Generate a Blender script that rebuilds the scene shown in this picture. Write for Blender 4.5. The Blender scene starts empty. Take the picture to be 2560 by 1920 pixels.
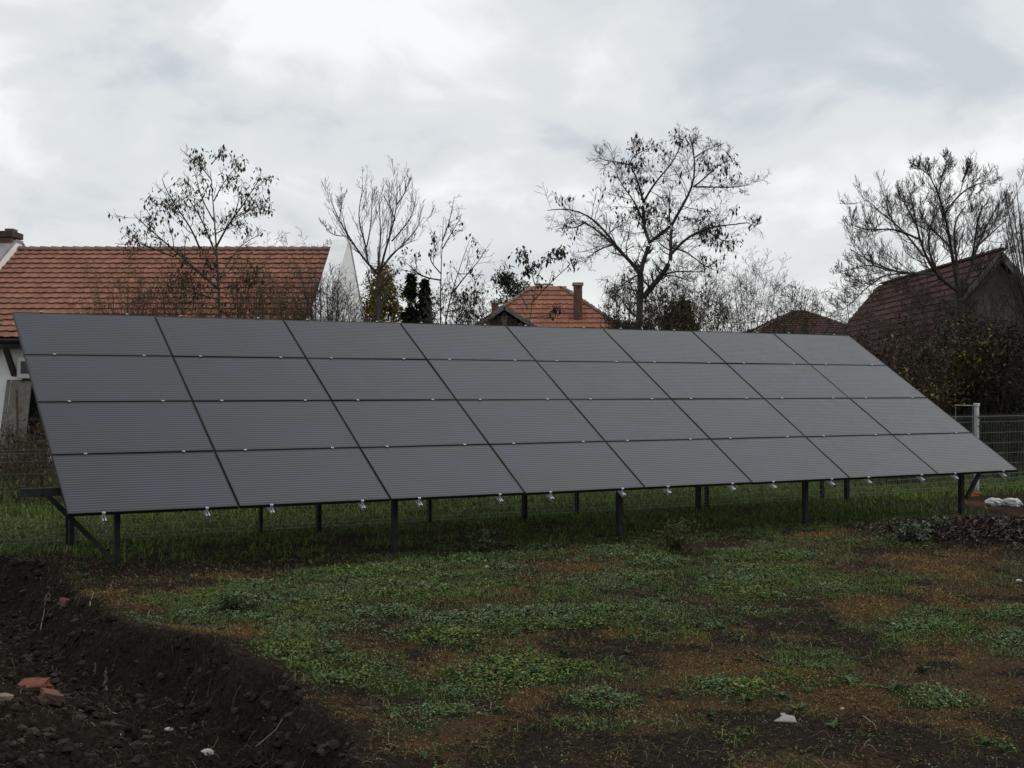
import bpy, math
import numpy as np
from mathutils import Vector

RNG = np.random.default_rng(7)
SC = bpy.context.scene
COL = SC.collection
R = math.radians

# ------------------------------------------------------------------ camera, sky, sun, exposure
EYE = 1.93                      # eye height above the yard
PITCH = 0.00426                 # radians, very slightly upwards
FPX = 3195.6                    # focal length in photo pixels (2560 wide)
cam_d = bpy.data.cameras.new('camera')
cam = bpy.data.objects.new('camera', cam_d); COL.objects.link(cam)
cam.location = (0, 0, EYE); cam.rotation_euler = (math.pi/2 + PITCH, 0, 0)
cam_d.sensor_width = 36.0; cam_d.lens = FPX/2560*36.0
cam_d.clip_start = 0.1; cam_d.clip_end = 3000
SC.camera = cam

SUN_EL, SUN_ROT = R(40), R(75)    # hidden behind the cloud, ahead and to the right
world = bpy.data.worlds.new('World'); SC.world = world; world.use_nodes = True
wn, wl = world.node_tree.nodes, world.node_tree.links
wn.clear()
def N(nodes, t, **kw):
    n = nodes.new(t)
    for k, v in kw.items(): setattr(n, k, v)
    return n
out = N(wn, 'ShaderNodeOutputWorld'); bg = N(wn, 'ShaderNodeBackground')
bg.inputs['Strength'].default_value = 0.10
sky = N(wn, 'ShaderNodeTexSky', sky_type='NISHITA', sun_disc=False, sun_elevation=SUN_EL, sun_rotation=SUN_ROT,
        air_density=1.0, dust_density=3.0, ozone_density=1.0)
tc = N(wn, 'ShaderNodeTexCoord'); sep = N(wn, 'ShaderNodeSeparateXYZ')
wl.new(tc.outputs['Generated'], sep.inputs[0])
def wmath(op, a, b=None, c=None):
    n = N(wn, 'ShaderNodeMath', operation=op)
    for i, v in enumerate((a, b, c)):
        if v is None: continue
        if isinstance(v, (int, float)): n.inputs[i].default_value = v
        else: wl.new(v, n.inputs[i])
    return n.outputs[0]
zc = wmath('MAXIMUM', sep.outputs['Z'], 0.0)
den = wmath('ADD', zc, 0.30)
cx = wmath('DIVIDE', sep.outputs['X'], den); cy = wmath('DIVIDE', sep.outputs['Y'], den)
cmb = N(wn, 'ShaderNodeCombineXYZ'); wl.new(cx, cmb.inputs[0]); wl.new(cy, cmb.inputs[1])
def wnoise(scale, detail, rough, loc, sx=1, sy=1, dist=0.0):
    mp = N(wn, 'ShaderNodeMapping'); wl.new(cmb.outputs[0], mp.inputs[0])
    mp.inputs['Location'].default_value = loc; mp.inputs['Scale'].default_value = (sx, sy, 1)
    t = N(wn, 'ShaderNodeTexNoise'); wl.new(mp.outputs[0], t.inputs['Vector'])
    t.inputs['Scale'].default_value = scale; t.inputs['Detail'].default_value = detail
    t.inputs['Roughness'].default_value = rough; t.inputs['Distortion'].default_value = dist
    return t.outputs['Fac']
n1 = wnoise(2.3, 6, 0.48, (3.3, 1.2, 0), 1.15, 1.0, 0.6)
n2 = wnoise(5.6, 5, 0.55, (8.1, 4.4, 2), 1.2, 0.9, 0.5)
mixn = wmath('MULTIPLY_ADD', n2, 0.26, wmath('MULTIPLY', n1, 0.74))
cr = N(wn, 'ShaderNodeValToRGB'); wl.new(mixn, cr.inputs[0])
cr.color_ramp.interpolation = 'EASE'
e = cr.color_ramp.elements
e[0].position = 0.36; e[0].color = (4.7, 5.1, 5.5, 1)
e[1].position = 0.65; e[1].color = (7.8, 7.95, 7.95, 1)
m_ = e.new(0.50); m_.color = (6.1, 6.35, 6.5, 1)
# bright, slightly cream band low down where the cloud layer thins towards the horizon
hz = wmath('POWER', wmath('SUBTRACT', 1.0, wmath('MINIMUM', wmath('MULTIPLY', zc, 4.6), 1.0)), 2.2)
mixh = N(wn, 'ShaderNodeMix', data_type='RGBA'); wl.new(wmath('MULTIPLY', hz, 0.75), mixh.inputs['Factor'])
wl.new(cr.outputs[0], mixh.inputs['A']); mixh.inputs['B'].default_value = (7.3, 7.3, 7.05, 1)
mixs = N(wn, 'ShaderNodeMix', data_type='RGBA'); mixs.inputs['Factor'].default_value = 0.95
wl.new(sky.outputs[0], mixs.inputs['A']); wl.new(mixh.outputs['Result'], mixs.inputs['B'])
wl.new(mixs.outputs['Result'], bg.inputs['Color']); wl.new(bg.outputs[0], out.inputs[0])

sun_d = bpy.data.lights.new('sun', 'SUN'); sun_d.energy = 0.8; sun_d.angle = R(95); sun_d.color = (1, 0.985, 0.96)
sun = bpy.data.objects.new('sun', sun_d); COL.objects.link(sun)
sd = Vector((math.sin(SUN_ROT)*math.cos(SUN_EL), math.cos(SUN_ROT)*math.cos(SUN_EL), math.sin(SUN_EL)))
sun.rotation_euler = (-sd).to_track_quat('-Z', 'Y').to_euler()

SC.view_settings.view_transform = 'Standard'; SC.view_settings.look = 'None'
SC.view_settings.exposure = 0.32; SC.view_settings.gamma = 1.0
SC.view_settings.use_curve_mapping = False

# ------------------------------------------------------------------ helpers
CP, SP = math.cos(PITCH), math.sin(PITCH)
def ray(px, py):
    x = (px-1280)/FPX; u = (960-py)/FPX
    return np.array([x, CP-u*SP, SP+u*CP])
def at(px, py, Y):
    d = ray(px, py); d = d/d[1]*Y
    return np.array([d[0], Y, EYE+d[2]])
def gnd(px, py, z=0.0):
    d = ray(px, py); t = (z-EYE)/d[2]
    return np.array([d[0]*t, d[1]*t, z])

def link(o, parent=None):
    COL.objects.link(o)
    if parent is not None: o.parent = parent
    return o
def tag(o, label=None, cat=None, group=None, kind=None):
    if label: o['label'] = label
    if cat: o['category'] = cat
    if group: o['group'] = group
    if kind: o['kind'] = kind
    return o
def empty(name, loc=(0, 0, 0), rz=0.0):
    o = bpy.data.objects.new(name, None); o.location = loc; o.rotation_euler = (0, 0, rz); o.empty_display_size = .2
    return link(o)

class MB:
    """collects shapes; build() links them as one mesh object"""
    def __init__(s): s.v = []; s.f = []; s.n = 0; s.c = []
    def add(s, v, f, c=None):
        v = np.asarray(v, float).reshape(-1, 3); f = np.asarray(f, int)
        s.v.append(v); s.f.append(f+s.n); s.n += len(v)
        if c is not None: s.c.append(np.broadcast_to(np.asarray(c, float), (len(v), 3)))
        return s
    def box(s, a, b):
        (x0, y0, z0), (x1, y1, z1) = a, b
        v = [(x0,y0,z0),(x1,y0,z0),(x1,y1,z0),(x0,y1,z0),(x0,y0,z1),(x1,y0,z1),(x1,y1,z1),(x0,y1,z1)]
        return s.add(v, [(0,3,2,1),(4,5,6,7),(0,1,5,4),(1,2,6,5),(2,3,7,6),(3,0,4,7)])
    def bar(s, p, q, w, h, up=(0, 0, 1)):
        """rectangular bar from p to q, w across, h in the up direction"""
        p, q, up = np.array(p, float), np.array(q, float), np.array(up, float)
        t = q-p; t /= np.linalg.norm(t); a = np.cross(t, up); a /= np.linalg.norm(a); b = np.cross(a, t)
        v = []
        for c in (p, q):
            for i, j in ((-1,-1),(1,-1),(1,1),(-1,1)): v.append(c+a*w/2*i+b*h/2*j)
        return s.add(v, [(3,2,1,0),(4,5,6,7),(0,1,5,4),(1,2,6,5),(2,3,7,6),(3,0,4,7)])
    def prism(s, poly, axis, a, b):
        """polygon (2-D) extruded along axis from a to b; poly in the two other axes, in order"""
        n = len(poly); v = []
        for c in (a, b):
            for p in poly:
                q = list(p); q.insert(axis, c); v.append(q)
        s.v.append(np.array(v, float)); base = s.n; s.n += 2*n
        for i in range(n):
            j = (i+1) % n; s.f.append(np.array([(i, j, n+j, n+i)])+base)
        s.f.append(np.array([list(range(n))[::-1]])+base); s.f.append(np.array([list(range(n, 2*n))])+base)
        return s
    def tubes(s, P, Rr, sides=4, caps=True):
        """P (n,k,3), Rr (n,k): many tapered tubes at once"""
        n, k, _ = P.shape
        T = np.gradient(P, axis=1); T /= np.linalg.norm(T, axis=2, keepdims=True)+1e-9
        ref = np.where(np.abs(T[:, :1, 2:3]) > .8, np.array([1., .3, 0]), np.array([.1, .2, 1.]))
        ref = np.broadcast_to(ref, T.shape)
        A = np.cross(T, ref); A /= np.linalg.norm(A, axis=2, keepdims=True)+1e-9
        B = np.cross(T, A)
        th = np.arange(sides)*2*math.pi/sides
        V = P[:, :, None]+Rr[:, :, None, None]*(A[:, :, None]*np.cos(th)[:, None]+B[:, :, None]*np.sin(th)[:, None])
        idx = np.arange(n*k*sides).reshape(n, k, sides)
        a = idx[:, :-1]; b = idx[:, 1:]
        F = np.stack([a, np.roll(a, -1, 2), np.roll(b, -1, 2), b], -1).reshape(-1, 4)
        s.v.append(V.reshape(-1, 3)); s.f.append(F+s.n)
        if caps and sides == 4:
            s.f.append(idx[:, 0, ::-1]+s.n); s.f.append(idx[:, -1]+s.n)
        s.n += n*k*sides
        return s
    def tube(s, pts, r, sides=6):
        P = np.asarray(pts, float)[None]; k = P.shape[1]
        rr = np.broadcast_to(np.asarray(r, float), (k,))[None]
        return s.tubes(P, rr, sides)
    def mesh(s, name, smooth=False):
        V = np.concatenate(s.v); me = bpy.data.meshes.new(name)
        me.vertices.add(len(V)); me.vertices.foreach_set('co', V.ravel().astype(np.float32))
        loops = np.concatenate([f.ravel() for f in s.f])
        tot = np.concatenate([np.full(len(f), f.shape[1]) for f in s.f])
        me.loops.add(len(loops)); me.loops.foreach_set('vertex_index', loops.astype(np.int32))
        me.polygons.add(len(tot)); st = np.concatenate([[0], np.cumsum(tot)[:-1]])
        me.polygons.foreach_set('loop_start', st.astype(np.int32))
        me.polygons.foreach_set('use_smooth', np.full(len(tot), bool(smooth)))
        if s.c:
            at_ = me.attributes.new('tint', 'FLOAT_COLOR', 'POINT')
            c = np.concatenate(s.c); c4 = np.ones((len(c), 4), np.float32); c4[:, :3] = c
            at_.data.foreach_set('color', c4.ravel())
        me.update(calc_edges=True)
        return me
    def build(s, name, mat, parent=None, smooth=False):
        me = s.mesh(name, smooth); me.materials.append(mat)
        return link(bpy.data.objects.new(name, me), parent)

def bevel(o, w=.006, seg=2):
    m = o.modifiers.new('bevel', 'BEVEL'); m.width = w; m.segments = seg; m.limit_method = 'ANGLE'
    return o

# value noise
_G = np.random.default_rng(99).random((256, 256))
def vnoise(x, y):
    x = np.asarray(x, float); y = np.asarray(y, float)
    xi = np.floor(x).astype(int); yi = np.floor(y).astype(int); fx = x-xi; fy = y-yi
    fx = fx*fx*(3-2*fx); fy = fy*fy*(3-2*fy)
    g = lambda i, j: _G[i & 255, j & 255]
    return (g(xi, yi)*(1-fx)+g(xi+1, yi)*fx)*(1-fy)+(g(xi, yi+1)*(1-fx)+g(xi+1, yi+1)*fx)*fy
def fbm(x, y, oct=4, gain=.5):
    t = 0; a = 1; n = 0
    for i in range(oct):
        t = t+a*vnoise(x*2**i+17.3*i, y*2**i+5.1*i); n += a; a *= gain
    return t/n
def sstep(a, b, x):
    t = np.clip((x-a)/(b-a), 0, 1); return t*t*(3-2*t)

# ------------------------------------------------------------------ materials
def material(name, base, rough=.8, spec=.3, metal=0., noise=None, bump=None, tint=False, trans=0.):
    """noise=(scale, other colour, low, high)  bump=(scale, strength, distance)"""
    m = bpy.data.materials.new(name); m.use_nodes = True
    nt = m.node_tree; b = nt.nodes['Principled BSDF']
    b.inputs['Roughness'].default_value = rough; b.inputs['Metallic'].default_value = metal
    b.inputs['Specular IOR Level'].default_value = spec
    b.inputs['Base Color'].default_value = (*base, 1)
    src = None
    if tint:
        a = N(nt.nodes, 'ShaderNodeAttribute', attribute_name='tint'); src = a.outputs['Color']
        nt.links.new(src, b.inputs['Base Color'])
    tcn = N(nt.nodes, 'ShaderNodeTexCoord')
    if noise:
        sc, c2, lo, hi = noise
        t = N(nt.nodes, 'ShaderNodeTexNoise'); t.inputs['Scale'].default_value = sc; t.inputs['Detail'].default_value = 6
        t.inputs['Roughness'].default_value = .6
        nt.links.new(tcn.outputs['Object'], t.inputs['Vector'])
        mr = N(nt.nodes, 'ShaderNodeMapRange'); mr.inputs[1].default_value = lo; mr.inputs[2].default_value = hi
        nt.links.new(t.outputs['Fac'], mr.inputs[0])
        mx = N(nt.nodes, 'ShaderNodeMix', data_type='RGBA'); nt.links.new(mr.outputs[0], mx.inputs['Factor'])
        mx.inputs['A'].default_value = (*base, 1); mx.inputs['B'].default_value = (*c2, 1)
        if src: nt.links.new(src, mx.inputs['A'])
        nt.links.new(mx.outputs['Result'], b.inputs['Base Color'])
    if bump:
        sc, st, di = bump
        t = N(nt.nodes, 'ShaderNodeTexNoise'); t.inputs['Scale'].default_value = sc; t.inputs['Detail'].default_value = 5
        nt.links.new(tcn.outputs['Object'], t.inputs['Vector'])
        bp = N(nt.nodes, 'ShaderNodeBump'); bp.inputs['Strength'].default_value = st; bp.inputs['Distance'].default_value = di
        nt.links.new(t.outputs['Fac'], bp.inputs['Height']); nt.links.new(bp.outputs[0], b.inputs['Normal'])
    return m

M = {}
M['black_frame'] = material('black_frame', (.008, .008, .009), .5, .2)
M['steel_dark'] = material('steel_dark', (.014, .016, .016), .65, .15, .0, (9, (.035, .034, .032), .45, .75))
M['alu'] = material('alu', (.42, .43, .45), .42, .5, 1.0, (30, (.55, .56, .58), .4, .7))
M['bark'] = material('bark', (.050, .043, .038), .95, .1, 0, (14, (.10, .09, .078), .4, .7), (40, .6, .02))
M['twig'] = material('twig', (.052, .044, .039), .9, .1, 0, (6, (.085, .072, .062), .4, .7))
M['twig_grey'] = material('twig_grey', (.075, .066, .058), .9, .1, 0, (6, (.11, .095, .08), .4, .7))
M['twig_brown'] = material('twig_brown', (.07, .048, .036), .9, .1, 0, (4, (.11, .08, .055), .4, .7))
M['leaf'] = material('leaf', (.05, .05, .03), .75, .12, tint=True)
M['plaster'] = material('plaster', (.80, .80, .79), .9, .2, 0, (1.3, (.66, .66, .64), .45, .8), (60, .25, .01))
M['plaster_grey'] = material('plaster_grey', (.13, .125, .12), .95, .1, 0, (1.1, (.08, .076, .072), .4, .7), (50, .4, .01))
M['concrete'] = material('concrete', (.30, .29, .28), .9, .2, 0, (5, (.19, .18, .17), .4, .7), (50, .3, .01))
M['wood_dark'] = material('wood_dark', (.04, .034, .030), .85, .2, 0, (7, (.075, .064, .055), .4, .7))
M['wood_grey'] = material('wood_grey', (.16, .15, .135), .9, .15, 0, (5, (.09, .083, .075), .4, .7), (40, .4, .01))
M['brick'] = material('brick', (.15, .075, .055), .9, .15, 0, (6, (.075, .05, .042), .4, .65), (60, .4, .01))
M['red_clay'] = material('red_clay', (.36, .115, .055), .85, .2, 0, (9, (.22, .085, .05), .4, .7), (60, .5, .01))
M['brick_red'] = material('brick_red', (.20, .075, .045), .9, .1, 0, (7, (.06, .034, .024), .45, .62), (60, .6, .01))
M['white_rock'] = material('white_rock', (.42, .41, .38), .85, .2, 0, (14, (.2, .19, .17), .45, .7), (60, .5, .01))
M['plastic_white'] = material('plastic_white', (.42, .42, .41), .5, .4, 0, (12, (.5, .5, .49), .5, .8))
M['stick'] = material('stick', (.17, .135, .10), .9, .15, 0, (20, (.26, .21, .16), .4, .7))
M['stick_dark'] = material('stick_dark', (.06, .048, .038), .9, .15, 0, (20, (.1, .08, .06), .4, .7))
M['root'] = material('root', (.20, .155, .115), .9, .1, tint=True)
M['wire'] = material('wire', (.10, .115, .11), .5, .4, .4)
M['wire_green'] = material('wire_green', (.13, .15, .135), .5, .4, .1)
M['clod'] = material('clod', (.024, .018, .014), .95, .1, tint=True, bump=(70, .8, .02))
M['cable'] = material('cable', (.02, .02, .02), .6, .3)
M['dark_glass'] = material('dark_glass', (.012, .013, .014), .25, .5)

def tile_material(name, c1, c2, c3, rough=.85):
    """fired clay: every tile (Random per object / per island) a little different, with weathered blotches"""
    m = bpy.data.materials.new(name); m.use_nodes = True
    nt = m.node_tree; b = nt.nodes['Principled BSDF']; b.inputs['Roughness'].default_value = rough
    b.inputs['Specular IOR Level'].default_value = .2
    g = N(nt.nodes, 'ShaderNodeNewGeometry'); oi = N(nt.nodes, 'ShaderNodeObjectInfo')
    ad = N(nt.nodes, 'ShaderNodeMath', operation='ADD'); nt.links.new(g.outputs['Random Per Island'], ad.inputs[0]); nt.links.new(oi.outputs['Random'], ad.inputs[1])
    fr = N(nt.nodes, 'ShaderNodeMath', operation='FRACT'); nt.links.new(ad.outputs[0], fr.inputs[0])
    rp = N(nt.nodes, 'ShaderNodeValToRGB'); nt.links.new(fr.outputs[0], rp.inputs[0])
    rp.color_ramp.elements[0].color = (*c1, 1); rp.color_ramp.elements[1].color = (*c2, 1)
    t = N(nt.nodes, 'ShaderNodeTexNoise'); t.inputs['Scale'].default_value = .9; t.inputs['Detail'].default_value = 8
    t.inputs['Roughness'].default_value = .7
    nt.links.new(g.outputs['Position'], t.inputs['Vector'])
    mr = N(nt.nodes, 'ShaderNodeMapRange'); mr.inputs[1].default_value = .48; mr.inputs[2].default_value = .72
    mr.inputs[4].default_value = .7
    nt.links.new(t.outputs['Fac'], mr.inputs[0])
    mx = N(nt.nodes, 'ShaderNodeMix', data_type='RGBA'); nt.links.new(mr.outputs[0], mx.inputs['Factor'])
    nt.links.new(rp.outputs[0], mx.inputs['A']); mx.inputs['B'].default_value = (*c3, 1)
    nt.links.new(mx.outputs['Result'], b.inputs['Base Color'])
    return m
M['tile_red'] = tile_material('tile_red', (.21, .095, .062), (.295, .134, .086), (.15, .084, .062))
M['tile_orange'] = tile_material('tile_orange', (.235, .10, .066), (.32, .138, .09), (.16, .085, .064))
M['tile_dark'] = tile_material('tile_dark', (.060, .030, .025), (.090, .042, .034), (.045, .032, .028))
M['tile_ridge'] = tile_material('tile_ridge', (.17, .115, .095), (.23, .15, .12), (.12, .10, .09))

# solar glass: dark cells in fine horizontal strips behind matte glass
def glass_material():
    m = bpy.data.materials.new('solar_glass'); m.use_nodes = True
    nt = m.node_tree; b = nt.nodes['Principled BSDF']; L = nt.links
    b.inputs['Roughness'].default_value = .22; b.inputs['IOR'].default_value = 1.60
    tcn = N(nt.nodes, 'ShaderNodeTexCoord'); sp = N(nt.nodes, 'ShaderNodeSeparateXYZ'); L.new(tcn.outputs['Object'], sp.inputs[0])
    def mth(op, a, b_=None, c=None, clamp=False):
        n = N(nt.nodes, 'ShaderNodeMath', operation=op); n.use_clamp = clamp
        for i, v in enumerate((a, b_, c)):
            if v is None: continue
            if isinstance(v, (int, float)): n.inputs[i].default_value = v
            else: L.new(v, n.inputs[i])
        return n.outputs[0]
    fr = mth('FRACT', mth('MULTIPLY', sp.outputs['Y'], 24.0/1.0))
    tri = mth('ABSOLUTE', mth('SUBTRACT', fr, .5))           # 0..0.5
    line = mth('MULTIPLY', mth('SUBTRACT', tri, .28), 6.0, clamp=True)
    inx = mth('GREATER_THAN', .838, mth('ABSOLUTE', sp.outputs['X']))
    iny = mth('GREATER_THAN', .493, mth('ABSOLUTE', sp.outputs['Y']))
    ins = mth('MULTIPLY', inx, iny)
    oi = N(nt.nodes, 'ShaderNodeObjectInfo')
    av = N(nt.nodes, 'ShaderNodeVectorMath', operation='ADD'); L.new(tcn.outputs['Object'], av.inputs[0]); L.new(oi.outputs['Location'], av.inputs[1])
    t = N(nt.nodes, 'ShaderNodeTexNoise'); t.inputs['Scale'].default_value = 1.6; t.inputs['Detail'].default_value = 3; L.new(av.outputs[0], t.inputs['Vector'])
    mr = N(nt.nodes, 'ShaderNodeMapRange'); mr.inputs[1].default_value = .42; mr.inputs[2].default_value = .66; L.new(t.outputs['Fac'], mr.inputs[0])
    cell = N(nt.nodes, 'ShaderNodeMix', data_type='RGBA'); L.new(mr.outputs[0], cell.inputs['Factor'])
    cell.inputs['A'].default_value = (.003, .0034, .007, 1); cell.inputs['B'].default_value = (.005, .007, .028, 1)
    st = N(nt.nodes, 'ShaderNodeMix', data_type='RGBA'); L.new(mth('MULTIPLY', line, .80), st.inputs['Factor'])
    L.new(cell.outputs['Result'], st.inputs['A']); st.inputs['B'].default_value = (.036, .038, .046, 1)
    bd = N(nt.nodes, 'ShaderNodeMix', data_type='RGBA'); L.new(ins, bd.inputs['Factor'])
    bd.inputs['A'].default_value = (.014, .015, .017, 1); L.new(st.outputs['Result'], bd.inputs['B'])
    # thin uneven dust
    t2 = N(nt.nodes, 'ShaderNodeTexNoise'); t2.inputs['Scale'].default_value = 7; t2.inputs['Detail'].default_value = 7; t2.inputs['Roughness'].default_value = .7
    L.new(av.outputs[0], t2.inputs['Vector'])
    du = N(nt.nodes, 'ShaderNodeMix', data_type='RGBA'); L.new(mth('MULTIPLY', mth('SUBTRACT', t2.outputs['Fac'], .30, clamp=True), mth('MULTIPLY_ADD', oi.outputs['Random'], .10, .03)), du.inputs['Factor'])
    L.new(bd.outputs['Result'], du.inputs['A']); du.inputs['B'].default_value = (.22, .21, .19, 1)
    L.new(du.outputs['Result'], b.inputs['Base Color'])
    L.new(mth('MULTIPLY_ADD', t2.outputs['Fac'], .20, .32), b.inputs['Roughness'])
    L.new(mth('MULTIPLY_ADD', mth('MULTIPLY', line, ins), .24, .34), b.inputs['Specular IOR Level'])
    return m
M['solar_glass'] = glass_material()

# ground: soil, rusty moss and green, mixed by where each grows
def ground_material():
    m = bpy.data.materials.new('yard_ground'); m.use_nodes = True
    nt = m.node_tree; b = nt.nodes['Principled BSDF']; L = nt.links
    b.inputs['Roughness'].default_value = .95; b.inputs['Specular IOR Level'].default_value = .04
    tcn = N(nt.nodes, 'ShaderNodeTexCoord')
    def noi(scale, det=6, ro=.65):
        t = N(nt.nodes, 'ShaderNodeTexNoise'); t.inputs['Scale'].default_value = scale; t.inputs['Detail'].default_value = det
        t.inputs['Roughness'].default_value = ro; L.new(tcn.outputs['Object'], t.inputs['Vector']); return t.outputs['Fac']
    def mix(f, a, c):
        x = N(nt.nodes, 'ShaderNodeMix', data_type='RGBA')
        for i, v in (('Factor', f), ('A', a), ('B', c)):
            if isinstance(v, tuple): x.inputs[i].default_value = (*v, 1)
            elif isinstance(v, float): x.inputs[i].default_value = v
            else: L.new(v, x.inputs[i])
        return x.outputs['Result']
    def rng(v, lo, hi):
        r = N(nt.nodes, 'ShaderNodeMapRange'); r.inputs[1].default_value = lo; r.inputs[2].default_value = hi; L.new(v, r.inputs[0]); return r.outputs[0]
    def attr(n): return N(nt.nodes, 'ShaderNodeAttribute', attribute_name=n).outputs['Fac']
    def madd(a, f, off):
        x = N(nt.nodes, 'ShaderNodeMath', operation='MULTIPLY_ADD'); L.new(a, x.inputs[0]); x.inputs[1].default_value = f; x.inputs[2].default_value = off; return x.outputs[0]
    def add(a, c):
        x = N(nt.nodes, 'ShaderNodeMath', operation='ADD'); L.new(a, x.inputs[0]); L.new(c, x.inputs[1]); return x.outputs[0]
    nf = noi(26); nm = noi(7); ns = noi(90, 3)
    soil = mix(rng(nf, .35, .7), (.016, .0118, .0090), (.058, .042, .031))
    rust = mix(rng(ns, .35, .65), (.060, .037, .019), (.150, .092, .044))
    green = mix(rng(nf, .35, .7), (.026, .032, .013), (.058, .068, .026))
    f1 = rng(add(attr('moss'), madd(nf, 1.0, -.5)), .35, .7)
    f2 = rng(add(attr('green'), madd(nm, .9, -.45)), .3, .65)
    c = mix(f1, soil, rust); c = mix(f2, c, green)
    L.new(c, b.inputs['Base Color'])
    bp = N(nt.nodes, 'ShaderNodeBump'); bp.inputs['Strength'].default_value = 1.0; bp.inputs['Distance'].default_value = .05
    L.new(add(nf, ns), bp.inputs['Height']); L.new(bp.outputs[0], b.inputs['Normal'])
    return m
M['ground'] = ground_material()

# ------------------------------------------------------------------ ground sheet
AO = np.array([-4.387, 12.618]); YAW = R(29.65); TILT = R(31.49)
AU = np.array([math.cos(YAW), math.sin(YAW)]); AN = np.array([-math.sin(YAW), math.cos(YAW)])
WP, HP = 1.744, 1.05
def arr(u, n): return AO+AU*u+AN*n                       # array plan coordinates -> world

LIP = np.array([gnd(*p)[:2] for p in [(-260, 1372), (-60, 1392), (90, 1430), (200, 1500), (300, 1570), (430, 1592), (560, 1628), (680, 1690), (765, 1765), (835, 1850), (890, 1925), (930, 2010), (960, 2150)]])
def lip_dist(x, y):
    """signed distance to the trench lip, positive on the dug side"""
    best = np.full(np.shape(x), 1e9); sgn = np.ones(np.shape(x))
    for a, b in zip(LIP[:-1], LIP[1:]):
        d = b-a; L2 = d@d
        t = np.clip(((x-a[0])*d[0]+(y-a[1])*d[1])/L2, 0, 1)
        ex = x-(a[0]+t*d[0]); ey = y-(a[1]+t*d[1]); q = np.hypot(ex, ey)
        cr_ = d[0]*(y-a[1])-d[1]*(x-a[0])
        m = q < best-1e-9; best = np.where(m, q, best); sgn = np.where(m, np.where(cr_ > 0, -1., 1.), sgn)
    return best*sgn
def pile_w(x, y):
    c = gnd(2470, 1345); q = ((x-c[0])/1.5)**2+((y-c[1])/1.6)**2
    return np.exp(-q*1.3)
def mound_w(x, y):
    c = arr(.45, .45); return np.exp(-(((x-c[0])/1.3)**2+((y-c[1])/.8)**2))
def height(x, y):
    near = 1-sstep(16, 30, np.hypot(x, y-9))
    h = .05*(fbm(x*.45, y*.45, 3)-.5)*near+.03*(fbm(x*2.1+9, y*2.1, 3)-.5)*near
    s = lip_dist(x, y); w = sstep(-2.5, 0, s)*near
    wob = .16*(fbm(x*2.6+3, y*2.6, 3)-.5)
    s2 = s+wob*1.3
    lipn = np.exp(-(s2/.22)**2)*.05
    drop = sstep(-.04, .28, s2)*.40
    back = sstep(.45, 1.6, s2)*.24
    rough = sstep(-.15, .25, s2)
    cl = rough*(.17*(fbm(x*4.5, y*4.5, 4, .65)-.5)+.20*np.abs(fbm(x*8+4, y*8+2, 3, .7)-.5)-.03)
    cl = cl*(1-.25*np.exp(-((s2-.12)/.13)**2))
    fade = 1-sstep(2.2, 5, s)
    h = h+(lipn-drop+back+cl)*fade*w
    h = h+.10*mound_w(x, y)*(1+.5*(fbm(x*5, y*5, 3)-.5))
    h = h+.16*pile_w(x, y)+.04*pile_w(x, y)*(fbm(x*3, y*3, 3)-.5)
    fine = near*(1-sstep(14, 18, y))*.022*(fbm(x*9, y*9, 3, .6)-.5)
    return h+fine

def ell(x, y, lst):
    t = np.zeros(np.shape(x))
    d = np.maximum(y, .5); px = 1280+FPX*x/d; py = 973.6+FPX*EYE/d     # where the plants stand in the photo, on the flat yard
    for cx_, cy_, rx, ry, w in lst:
        t = np.maximum(t, w*np.exp(-(((px-cx_)/rx)**2+((py-cy_)/ry)**2)*.8))
    return t
GREEN = [(1000,1470,330,60,1.),(1030,1420,130,30,1.1),(800,1555,260,45,1.),(1300,1545,330,60,.9),(740,1640,150,38,.9),(1700,1430,260,45,1.),(1930,1462,250,38,1.1),
         (1600,1520,240,50,.9),(1290,1690,110,36,.9),(1150,1735,170,42,.9),(1500,1745,75,26,1.),(1790,1722,75,20,1.1),(2290,1580,130,40,1.),(2340,1745,70,26,.8),
         (2520,1600,60,36,.9),(560,1490,150,38,.8),(1420,1385,260,26,.8),(1180,1400,120,26,.9),(1960,1385,170,24,.8),(2110,1430,120,34,.6),(1150,1600,150,30,.6),(2290,1335,90,34,1.2),
         (2020,1640,130,16,.6),(1000,1830,90,40,.6),(950,1710,110,30,.8),(2480,1700,90,24,.5),(2500,1540,80,26,.7),(560,1545,150,16,.8),(880,1500,260,40,.8),(2160,1850,220,30,.35),(310,1572,50,14,.9)]
MOSS = [(560,1580,210,22,1.2),(420,1500,180,26,.8),(2170,1520,80,26,1.3),(1860,1690,200,55,1.2),(2080,1725,140,28,1.1),(1350,1425,150,18,.9),(860,1425,180,18,.8),(1260,1650,150,28,.7),
        (1640,1700,140,50,.8),(1310,1740,60,32,1.2),(1500,1810,300,40,.7),(2110,1335,90,18,1.),(2400,1630,170,34,.9),(2330,1420,180,30,.8),(2000,1395,140,20,.7),(1180,1830,150,40,.9),
        (900,1600,120,24,.5),(700,1470,160,20,.8),(2450,1480,120,34,.6),(860,1670,130,22,.8),(1990,1760,250,30,.6),(2300,1700,260,24,.6)]
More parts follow.
